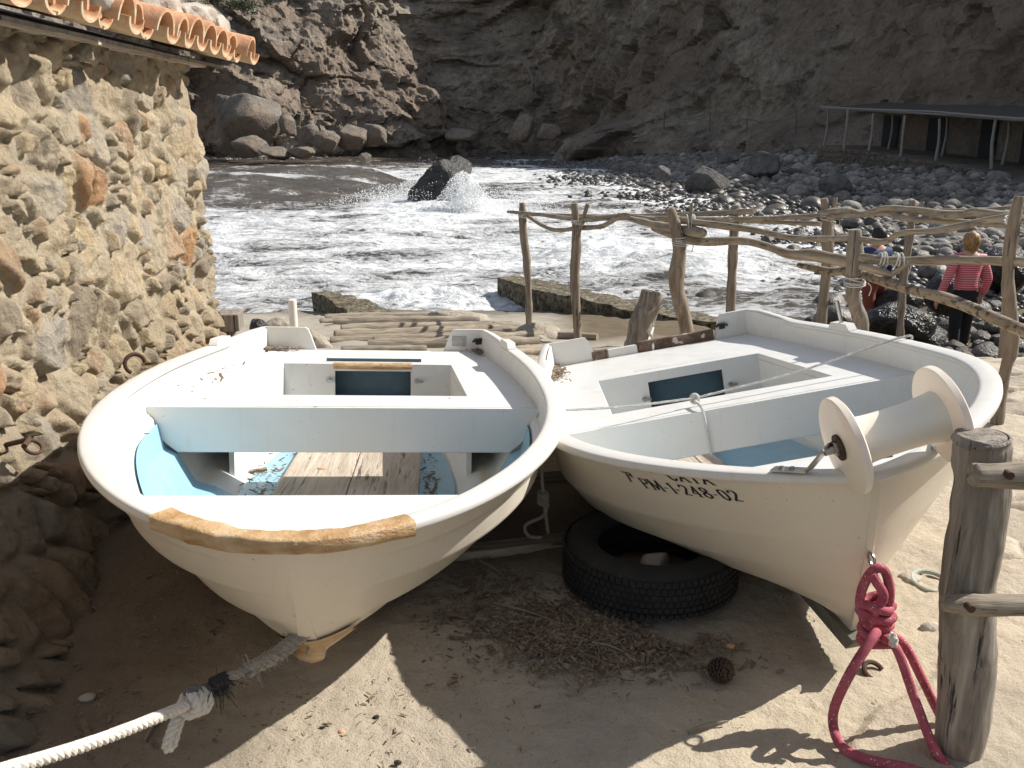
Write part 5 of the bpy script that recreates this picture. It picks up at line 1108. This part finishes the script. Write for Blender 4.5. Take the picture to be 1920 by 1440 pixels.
rail(RA, [(1225, 428, 7.3), (1290, 445, 6.5), (1400, 458, 6.2), (1480, 477, 5.9), (1520, 478, 5.75), (1600, 492, 5.4)], [.030, .036, .036, .048, .05], seed=14)
rail(RA, [(1262, 410, 6.8), (1300, 420, 6.5), (1400, 434, 6.1), (1500, 446, 5.8), (1600, 449, 5.3), (1650, 449, 5.2), (1690, 438, 5.1), (1760, 425, 4.95), (1850, 410, 4.8), (1925, 402, 4.6)], [.036, .032, .026, .024, .022, .022, .026, .026], seed=15)
rail(RA, [(1498, 497, 5.9), (1560, 502, 5.6), (1600, 508, 5.4), (1700, 540, 4.9), (1800, 577, 4.5), (1940, 630, 4.0)], [.028, .034, .034, .038, .036], M['wood_sp'], seed=16)
rail(RA, [(1612, 482, 5.22), (1680, 486, 5.1), (1800, 487, 4.8), (1940, 492, 4.45)], [.036, .034, .032, .034], seed=17)
rail(RA, [(1612, 498, 5.15), (1640, 507, 5.1), (1675, 518, 5.05)], [.032, .03, .024], seed=18)
rail(RA, [(1650, 528, 5.1), (1690, 500, 5.05), (1728, 480, 5.0)], [.02, .022, .024], seed=19)
rail(RB, [(980, 402, 11.3), (1150, 404, 10.4), (1300, 402, 9.2), (1415, 396, 8.3)], [.024, .032, .036], seed=20)
rail(RB, [(1190, 408, 10.0), (1370, 409, 8.6), (1480, 404, 8.3), (1560, 402, 8.0)], [.028, .03, .03], seed=21)
rail(RB, [(1230, 413, 9.6), (1400, 416, 8.8), (1540, 420, 8.2)], [.026, .026, .026], seed=22)
rail(RB, [(1538, 401, 8.0), (1580, 400, 7.9), (1620, 404, 7.8), (1655, 391, 7.7), (1720, 393, 7.5), (1790, 402, 7.2), (1840, 396, 7.0), (1940, 392, 6.6)], [.05, .045, .03, .038, .038, .036], seed=23)
rail(RB, [(1550, 408, 7.95), (1660, 404, 7.7), (1700, 414, 7.5), (1800, 418, 7.2), (1905, 424, 6.8)], [.034, .032, .03, .028], seed=24)
rail(RA, [(1830, 398, 5.1), (1880, 408, 4.8), (1940, 412, 4.5)], [.032, .034, .034], seed=25)
rail(RB, [(1700, 398, 8.5), (1780, 392, 8.0), (1940, 398, 7.5)], [.024, .024, .024], seed=26)
def lash(par, px, py, Y, r_, n=4, axis='z', span=.05):
    c_ = at(px, py, Y=Y); mb = MB(); PLc = np.array(par.location)
    for j in range(n):
        tl_ = random.uniform(-.25, .25); o = span * (j / max(1, n - 1) - .5) + random.uniform(-.006, .006)
        ex_, ey_, ax = (np.array([1, 0, tl_]), np.array([0, 1, .1]), np.array([0, 0, 1.])) if axis == 'z' else (np.array([tl_, 0, 1]), np.array([.1, 1, 0]), np.array([1., 0, 0]))
        mb.tube(arcpts(c_ + ax * o, r_ * random.uniform(1.0, 1.12), 0, 6.3, 20, ex_, ey_) - PLc, .0042, 6)
    e_ = c_ + np.array([r_, -r_, 0]); mb.tube(cr([e_, e_ + [.02, -.01, -.03], e_ + [.015, 0, -.08]], 5) - PLc, .0035, 5)
    mb.build('lashing', M['rope_thin'], par)
for (x_, y_, Y_, r_) in ((982, 403, 11.2, .062), (1085, 415, 8.9, .065), (1277, 450, 6.6, .058), (1603, 527, 5.3, .056), (1906, 412, 4.6, .05)): lash(RA, x_, y_, Y_, r_, 5)
lash(RA, 1297, 416, 6.55, .05, 4, 'x')
for (x_, y_, Y_) in ((1655, 486, 5.12), (1684, 487, 5.05)): lash(RA, x_, y_, Y_, .037, 3, 'x', .035)
for (x_, y_, Y_, r_) in ((1378, 408, 8.6, .06), (1553, 408, 8.0, .062)): lash(RB, x_, y_, Y_, r_, 4)

# ------------------------------------------------------------------ people
def skinned(name, verts, edges, radii, m, parent, sub=2):
    me = bpy.data.meshes.new(name); me.from_pydata([tuple(map(float, v)) for v in verts], edges, []); o = bpy.data.objects.new(name, me); COL.objects.link(o); o.parent = parent; me.materials.append(m)
    o.modifiers.new('skin', 'SKIN'); lay = me.skin_vertices[0]
    for i, r_ in enumerate(radii): lay.data[i].radius = (r_, r_) if not hasattr(r_, '__len__') else r_
    lay.data[0].use_root = True
    s = o.modifiers.new('sub', 'SUBSURF'); s.levels = sub; s.render_levels = sub
    o.modifiers['skin'].use_smooth_shade = True
    return o
def person(loc, yaw, label, hgt, jacket, legs, hair, stride=.0, lean=.0, arms=(), long_hair=True, cap=False):
    root = empty('person', loc, label=label, category='person'); root.rotation_euler = (0, 0, yaw); root.scale = (1.1, 1.1, 1); k = hgt / 1.7
    # own frame: x right, y forward, z up
    v = [(0, 0, .95), (0, .0, 1.08), (0, lean * .4, 1.25), (0, lean * .8, 1.40), (0, lean, 1.47), (0, lean * 1.1 + .015, 1.55), (0, lean * 1.2 + .02, 1.63)]
    r_ = [(.15, .105), (.13, .09), (.155, .10), (.10, .08), (.052, .055), (.062, .075), (.05, .055)]; e = [(0, 1), (1, 2), (2, 3), (3, 4), (4, 5), (5, 6)]
    def chain(start, pts, rs):
        p = start
        for q, s in zip(pts, rs): v.append(q); r_.append(s); e.append((p, len(v) - 1)); p = len(v) - 1
        return p
    hands = []
    for sg, (el, wr_) in zip((-1, 1), arms):
        w_ = chain(3, [(sg * .165, lean * .8, 1.385), el, wr_], [.052, .04, .026]); h0 = np.array(wr_); d_ = h0 - np.array(el); d_ /= np.linalg.norm(d_); hand = chain(w_, [tuple(h0 + d_ * .05), tuple(h0 + d_ * .09)], [(.026, .016), (.030, .014)])
        sd = np.cross(d_, [sg, 0, 0]); sd /= np.linalg.norm(sd) + 1e-9
        for f_ in range(4):
            b0 = h0 + d_ * .10 + sd * (f_ - 1.5) * .019; ln_ = (.062, .072, .068, .052)[f_]; cv = np.array([-sg * .02, .0, 0]) * (1 + .3 * f_); chain(hand, [tuple(b0), tuple(b0 + d_ * ln_ * .55 + cv * .3), tuple(b0 + d_ * ln_ + cv)], [.010, .009, .007])
        tb_ = h0 + d_ * .04 + sd * -.035; chain(w_, [tuple(tb_), tuple(tb_ + d_ * .035 - sd * .012)], [.011, .008])
    for sg in (-1, 1):
        st = stride * sg; chain(0, [(sg * .09, 0, .86), (sg * .10 + st * .0, st * .5 + .02, .50), (sg * .105, st, .10), (sg * .11, st + .02, .045), (sg * .12, st + .15, .03)], [.085, .056, .038, .04, .032])
    v = [tuple(np.array(q) * k) for q in v]; r2 = [tuple(np.array(q) * k) if hasattr(q, '__len__') else q * k for q in r_]
    skinned('body', v, e, r2, M['skin'], root)
    # trousers
    V = [(0, 0, .97), (0, 0, 1.03)]; Rr = [(.165, .118), (.14, .10)]; E_ = [(0, 1)]
    for sg in (-1, 1):
        st = stride * sg; n0 = len(V); V += [(sg * .095, 0, .84), (sg * .10, st * .5 + .02, .50), (sg * .105, st, .12), (sg * .105, st, .07)]; Rr += [.105, .074, .060, .060]; E_ += [(0, n0), (n0, n0 + 1), (n0 + 1, n0 + 2), (n0 + 2, n0 + 3)]
    skinned('trousers', [tuple(np.array(q) * k) for q in V], E_, [tuple(np.array(q) * k) if hasattr(q, '__len__') else q * k for q in Rr], legs, root)
    V = [(0, 0, .93), (0, 0, 1.0), (0, lean * .2, 1.12), (0, lean * .5, 1.28), (0, lean * .85, 1.41), (0, lean * .95, 1.455)]; Rr = [(.185, .135), (.175, .128), (.160, .118), (.185, .125), (.13, .098), (.072, .072)]; E_ = [(0, 1), (1, 2), (2, 3), (3, 4), (4, 5)]
    for sg, (el, wr_) in zip((-1, 1), arms):
        n0 = len(V); V += [(sg * .175, lean * .8, 1.385), el, tuple(np.array(el) * .4 + np.array(wr_) * .6), wr_]; Rr += [.070, .058, .050, .045]; E_ += [(4, n0), (n0, n0 + 1), (n0 + 1, n0 + 2), (n0 + 2, n0 + 3)]
    skinned('jacket', [tuple(np.array(q) * k) for q in V], E_, [tuple(np.array(q) * k) if hasattr(q, '__len__') else q * k for q in Rr], jacket, root)
    hv = rock_v(I4, (.098, .112, .135), .05, 7, 0, 2.); hv += .004 * fbm(hv, 30, 3, 5)[:, None]
    c_ = np.array([0, lean * 1.15 + .0, 1.60]); 
    m_ = (hv[:, 1] > .035) & (hv[:, 2] < .045); hv[m_, 1] = .035 + (hv[m_, 1] - .035) * .1     # face left free
    hv *= (1 + .10 * fbm(hv * [1, 1, .22], 70, 4, 8))[:, None]
    if long_hair: lo = hv[:, 2] < 0; kk_ = np.clip(-hv[lo, 2] / .13, 0, 1); hv[lo, 0] *= 1 - .30 * kk_; hv[lo, 1] *= 1 - .25 * kk_; hv[lo, 2] *= 1.55
    mb = MB(); mb.add((hv + c_ + [0, -.012, .012]) * k, I4[1]); mb.build('hair', hair, root, sharp=0)
    mb = MB()   # face: nose, eyes, mouth, ears
    fc = c_ + [0, .075, -.02]
    for dx in (-.03, .03): mb.add(I2[0] * .010 + fc + [dx, .012, .02], I2[1])
    mb.build('eyes', M['black_plastic'], root).scale = (k, k, k)
    mb = MB(); mb.tube([fc + [0, .012, .02], fc + [0, .030, -.008], fc + [0, .016, -.014]], [.006, .011, .008], 8); mb.tube([fc + [-.02, .014, -.04], fc + [0, .019, -.04], fc + [.02, .014, -.04]], .004, 6)
    for dx in (-.083, .083): mb.tube([fc + [dx, -.06, .02], fc + [dx * 1.08, -.065, .0], fc + [dx, -.06, -.02]], .01, 6)
    mb.build('face', M['skin'], root).scale = (k, k, k)
    for sg in (-1, 1):
        st = stride * sg; mb = MB(); n = 10; V = []
        mb.tube(np.array([(sg * .108, st - .07, .045), (sg * .11, st - .02, .055), (sg * .113, st + .06, .048), (sg * .118, st + .14, .034), (sg * .12, st + .18, .028)]) * k, np.array([.035, .046, .045, .04, .02]) * k, 12, flat=.85); mb.build('shoe', M['black_cloth'], root)
    return root
wp = at(1795, 668, Y=11.0); wf = wp[2]
hp = at(1828, 440, Y=11.0)[2]
person((at(1812, 560, Y=11.0)[0] - .02, 11.0, wf), R(8), 'person in red striped jacket and black trousers seen from behind', hp - wf, M['stripe'], M['black_cloth'], M['hair'], .06, .03, arms=[((-.29, -.02, 1.10), (-.33, .04, .84)), ((.27, -.02, 1.10), (.27, .05, .86))])
mp = at(1625, 640, Y=12.0); hm = at(1632, 430, Y=12.0)[2]
person((at(1636, 560, Y=12.0)[0], 12.0, mp[2]), R(20), 'person in navy jacket and rust red trousers half hidden behind the railing post', hm - mp[2], M['navy'], M['red_cloth'], M['hair_dark'], .20, .02, arms=[((-.24, .06, 1.12), (-.22, .2, .95)), ((.24, .02, 1.10), (.22, .16, .92))], long_hair=False)

# ------------------------------------------------------------------ beach shelter in the shade
sh = empty('beach_shelter', tuple(at(1548, 272, Y=57)), label='long low stone shelter with pole awning in the shade of the cliff', category='shelter'); SL_ = np.array(sh.location)
tl0 = [(1545, 272, 57), (1650, 285, 51.5), (1755, 301, 45), (1860, 318, 40), (1960, 336, 36)]
fr = np.array([at(*q[:2], Y=q[2]) for q in tl0]); frc = cr(fr, 12); dirv = np.gradient(frc, axis=0); nrm_ = np.stack([-dirv[:, 1], dirv[:, 0], 0 * dirv[:, 0]], 1); nrm_ /= np.linalg.norm(nrm_, axis=1)[:, None]
nrm_ *= np.where((nrm_[:, 0] < 0)[:, None], -1, 1)
back = frc + nrm_ * 5.0; back[:, 2] = frc[:, 2]
frc2 = frc - nrm_ * .35; frc2[:, 2] -= .02
rows = [frc2 + [0, 0, -2.4] - nrm_ * .15, frc2 + [0, 0, -1.6] - nrm_ * .1, frc2 + [0, 0, -.8] - nrm_ * .05, frc2, frc, frc + nrm_ * 2.5, back]
Vt = np.array(rows); Vt = Vt[:, np.repeat(np.arange(Vt.shape[1]), 1)]
mb = MB(); a_ = np.linspace(0, len(rows) - 1, 60); b_ = np.linspace(0, Vt.shape[1] - 1, 260); tmp = np.stack([[np.interp(b_, np.arange(Vt.shape[1]), Vt[i, :, k]) for k in range(3)] for i in range(len(rows))], 0).transpose(0, 2, 1)
full = np.stack([np.stack([np.interp(a_, np.arange(len(rows)), tmp[:, j, k]) for k in range(3)], 1) for j in range(260)], 1)
vv = voro(full[..., 1] * 3.1, full[..., 2] * 3.4 + full[..., 0] * .3, 77); wl = (a_ < 3)[:, None]; full += -(wl * (.14 * sstep(0, .3, vv[1] - vv[0])))[..., None] * np.array([.8, .6, 0])
mb.grid(full - SL_); mb.build('terrace', M['boulder'], sh, sharp=0)
wallb = frc + nrm_ * 3.2
A = np.stack([wallb, wallb + [0, 0, 2.15]], 0); A = np.stack([wallb + np.array([0, 0, 2.15]) * t for t in np.linspace(0, 1, 14)], 0); mb = MB(); mb.grid(A - SL_, flip=True); mb.build('rear_wall', M['boulder'], sh, sharp=0)
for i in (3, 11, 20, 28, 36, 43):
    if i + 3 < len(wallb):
        q0, q1 = wallb[i] - nrm_[i] * .12, wallb[i + 3] - nrm_[i + 3] * .12; mb = MB(); mb.grid(np.array([[q0 + [0, 0, .02], q1 + [0, 0, .02]], [q0 + [0, 0, 1.85], q1 + [0, 0, 1.85]]]) - SL_); mb.build('doorway_shade_sheet', M['dark'], sh, smooth=False)  # flat sheets before the unbroken wall, shade of the openings painted black
rf0 = frc + [0, 0, 2.2]; rf1 = wallb + [0, 0, 2.38]; tmid = (rf0 + rf1) / 2; A = np.stack([rf0 + [0, 0, .02], tmid + [0, 0, .06], rf1 + [0, 0, .1], rf1 + nrm_ * 1.2 + [0, 0, .16], rf1 + nrm_ * 1.2 + [0, 0, -.3], rf1 + [0, 0, -.02], rf0 + [0, 0, -.06]], 0)
mb = MB(); mb.grid((A + .06 * fbm(A, 1.5, 3, 5)[..., None]) - SL_); mb.build('awning', M['shade_roof'], sh, sharp=30)
for t, (x_, yt, yb, Y_) in enumerate([(1548, 208, 274, 57), (1585, 205, 280, 53.5), (1632, 213, 283, 51), (1692, 216, 293, 48), (1757, 222, 304, 45), (1862, 224, 317, 40)]):
    a_ = at(x_ - 3, yb, Y=Y_); b_ = at(x_ + 5, yt, Y=Y_); mid = (a_ + b_) / 2 + [random.uniform(-.12, .12), 0, 0]; log('post', [a_, mid, b_], [.085, .075, .065], None, m=M['wood_far'], parent=sh, seg=8, noise=.2, seed=40 + t)
for j in range(4):
    pl = [frc[i] + [0, 0, 2.14 + .05 * j + random.uniform(-.06, .06)] - nrm_[i] * (.1 + .14 * j) for i in range(0, len(frc), 8)]; mb = MB(); mb.tube(cr(pl, 4) - SL_, .045, 6, noise=.3); mb.build('awning_pole', M['wood_far'], sh)
for j, i in enumerate((8, 18, 30, 40)):
    a_ = frc[min(i, len(frc) - 1)] + nrm_[min(i, len(frc) - 1)] * 1.8; log('post', [a_, a_ + [.1, 0, 1.1], a_ + [0, 0, 2.25]], [.08, .07, .06], None, m=M['wood_far'], parent=sh, seg=8, seed=50 + j)
# rope fence at the cliff foot
RF = empty('rope_fence', tuple(at(1245, 245, Y=72)), label='sagging rope fence on thin stakes at the cliff foot', category='fence'); RFl = np.array(RF.location); tops = []
for (x_, yt, yb, Y_) in ((1245, 212, 240, 74), (1331, 210, 243, 69), (1400, 222, 245, 64), (1493, 208, 248, 60)):
    a_ = at(x_, yb + 4, Y=Y_); b_ = at(x_, yt, Y=Y_); tops.append(b_); mb = MB(); mb.tube(np.array([a_, b_]) - RFl, .055, 7); mb.build('stake', M['stake'], RF)
mb = MB()
for a_, b_ in zip(tops[:-1], tops[1:]): mb.tube(cr([a_, (a_ + b_) / 2 - [0, 0, .5], b_], 8) - RFl, .028, 5)
mb.build('rope', M['stake'], RF)
# shrub on the cliff at the top left
def shrub(c, w, label, seed):
    g = np.random.default_rng(seed); root = empty('shrub', tuple(c), label=label, category='shrub', group='shrubs on the cliff'); n = 2600
    cl = g.normal(size=(26, 3)) * np.array(w) * .55; k_ = g.integers(0, 26, n); p_ = cl[k_] + g.normal(size=(n, 3)) * np.array(w) * .16; d1 = g.normal(size=(n, 3)); d1 /= np.linalg.norm(d1, axis=1)[:, None]; d2 = g.normal(size=(n, 3)) * .5; s_ = .12
    V = np.stack([p_ - d1 * s_, p_ + d2 * s_ * .5, p_ + d1 * s_, p_ - d2 * s_ * .5], 1).reshape(-1, 3); mb = MB(); mb.add(V, np.arange(n * 4).reshape(-1, 4).tolist()); mb.build('foliage', M['shrub'], root, smooth=False)
    mb = MB()
    for j in range(6): mb.tube(np.array([[0, .3, -w[2] * .8], cl[j] * .5, cl[j]]), [.06, .04, .02], 5)
    mb.build('stem', M['wood_far'], root)
shrub(at(455, 8, Y=104), (2.6, 1.4, 1.0), 'dark green shrub on the cliff above the hut roof', 1); shrub(at(400, -8, Y=103), (2.4, 1.2, .9), 'green shrub on the cliff at the top edge of the roof stones', 2)

# ------------------------------------------------------------------ litter and small things on the ground
def litter(name, n, cx_, cy_, sx, sy, size, m, label, seed, cut=None):
    g = np.random.default_rng(seed); x = cx_ + g.normal(size=n) * sx; y = cy_ + g.normal(size=n) * sy; nn = fbm(P3(x, y), 4, 3, seed) > -.25; x, y = x[nn], y[nn]; n = len(x)
    L_ = size * np.exp(.5 * g.normal(size=n)); W_ = L_ * g.uniform(.12, .3, n); T_ = W_ * .4; a = g.uniform(0, 6.28, n); b = g.normal(size=n) * .25; V = []
    z = slip_z(x, y) + .005 + g.random(n) * .009
    base_ = np.array([(sx_, sy_, sz_) for sx_ in (-1, 1) for sy_ in (-1, 1) for sz_ in (-1, 1)]) / 2.; V = base_[None] * np.stack([L_, W_, T_], 1)[:, None]
    V[:, :, 2] += V[:, :, 0] * np.sin(b)[:, None]; c_, s_ = np.cos(a)[:, None], np.sin(a)[:, None]; V = np.stack([V[..., 0] * c_ - V[..., 1] * s_, V[..., 0] * s_ + V[..., 1] * c_, V[..., 2]], -1) + np.stack([x, y, z], 1)[:, None]
    F = np.array([(0, 1, 3, 2), (4, 6, 7, 5), (0, 4, 5, 1), (2, 3, 7, 6), (0, 2, 6, 4), (1, 5, 7, 3)]); F = (F[None] + (np.arange(n) * 8)[:, None, None]).reshape(-1, 4)
    mb = MB(); mb.add(V.reshape(-1, 3), F.tolist()); return mb.build(name, m, smooth=False, kind='stuff', label=label, category='litter')
c_ = at(1130, 1180, z=0); litter('wood_chips', 5600, c_[0], c_[1], .18, .12, .016, M['chip'], 'brown wood chips scattered in front of the tyre', 3)
c_ = at(960, 1090, z=0); litter('bark_litter', 4200, c_[0], c_[1] + .1, .19, .28, .012, M['chip'], 'dry bark litter on the ground between the boats', 4)
litter('plant_litter', 1100, .4, 2.5, 1.0, .6, .0055, M['chip'], 'specks of dry plant litter on the sandy ground', 5)
def stick(x0, y0, x1, y1, r_, label, seed):
    a = at(x0, y0, z=.012); b = at(x1, y1, z=.014); log('twig', [a, (a + b) / 2 + [0, .004, .004], b], [r_, r_ * .9, r_ * .6], label, 'twig', M['wood_x'], 7, .2, seed=seed)
c_ = at(420, 1180, z=0); litter('bark_litter', 5000, c_[0], c_[1], .50, .45, .008, M['chip'], 'dark bark crumbs under the left boat', 8)
stick(925, 1130, 1060, 1172, .005, 'long thin twig lying left of the wood chips', 1); stick(1110, 1205, 1170, 1222, .004, 'short pale twig on the wood chips', 2); stick(1290, 1372, 1365, 1352, .004, 'dry twig on sunlit ground at the lower middle', 3); stick(900, 1052, 945, 1080, .007, 'flat splinter near the sleeper', 4)
stick(270, 1390, 300, 1345, .006, 'dry reed by the hut wall under the white rope', 5)
# pine cone
c_ = at(1346, 1255, z=.03); g = MB()
for i in range(90):
    t = i / 90; a = i * 2.399963; r_ = .030 * math.sin(math.pi * (.12 + .8 * t)) ** .7; z_ = -.030 + .066 * t; s_ = .011; d_ = np.array([math.cos(a), math.sin(a), .35]); n_ = np.array([-math.sin(a), math.cos(a), 0]); p0 = np.array([0, 0, z_]) + d_ * r_ * .55; p1 = np.array([0, 0, z_]) + d_ * (r_ + .006); up_ = np.array([0, 0, .004])
    g.add([p0 - n_ * s_ * .4, p1 - n_ * s_ * .7, p1 + n_ * s_ * .7, p0 + n_ * s_ * .4, p0 - n_ * s_ * .4 + up_, p1 - n_ * s_ * .6 + up_, p1 + n_ * s_ * .6 + up_, p0 + n_ * s_ * .4 + up_], [(0, 3, 2, 1), (4, 5, 6, 7), (0, 1, 5, 4), (1, 2, 6, 5), (2, 3, 7, 6), (3, 0, 4, 7)])
g.tube([(0, 0, -.034), (0, 0, 0), (0, 0, .036)], [.012, .022, .006], 10); o = g.build('pine_cone', M['cone'], smooth=False, label='dark open pine cone lying right of the wood chips', category='pine cone'); o.location = tuple(c_); o.rotation_euler = (1.2, .3, .4)
# rings on the ground
c_ = at(1745, 1090, z=.012); ring(c_, .062, .009, rz(.2) @ rx(.12), name='hose_ring', m=mk_rope('grey_green_hose', (.34, .36, .30), (.5, .52, .45), 60), label='grey green ring of hose lying beside the fence post', category='ring')
c_ = at(1638, 1258, z=.01); ring(c_, .028, .007, rz(.3) @ rx(.5), name='iron_ring', arc=4.4, label='small rusty iron ring set in the ground below the pink rope', category='ring')
for j, (x_, y_, s_, lb, mm) in enumerate([(1370, 1212, .013, 'tiny yellow pebble just above the pine cone', 'tile'), (640, 1372, .010, 'orange pebble on the sunlit sand below the left boat', 'tile'), (605, 1365, .008, 'small brown pebble left of the orange pebble', 'boulder'), (705, 1345, .008, 'grey pebble right of the orange pebble', 'boulder'), (163, 1308, .02, 'pale pebble in the shade at the hut wall foot', 'stone_pale'), (745, 1430, .009, 'pebble at the bottom edge of the sunlit sand', 'boulder'), (1705, 1085, .035, 'flat pale stone left of the hose ring', 'stone_pale'), (1745, 1178, .03, 'flat sandy stone below the hose ring', 'stone_pale')]):
    c_ = at(x_, y_, z=.008); rock(tuple(c_), (s_ * 1.3, s_, s_ * .6), lb, 120 + j, M[mm], I2, name='pebble', cat='pebble', rough=.2, facet=.5)
# loose tile chips in the left boat
for j, (x_, y_, z_, s_, lb) in enumerate([(-.13, 1.05, -.418, .022, 'orange chip of tile on the left boat floor boards')]):
    c_ = bl.W(np.array([x_, 1.62, z_])); rock(tuple(c_), (s_, s_ * .5, .006), lb, 140 + j, M['tile'], I2, name='tile_chip', cat='tile chip', rough=.2, facet=.7)
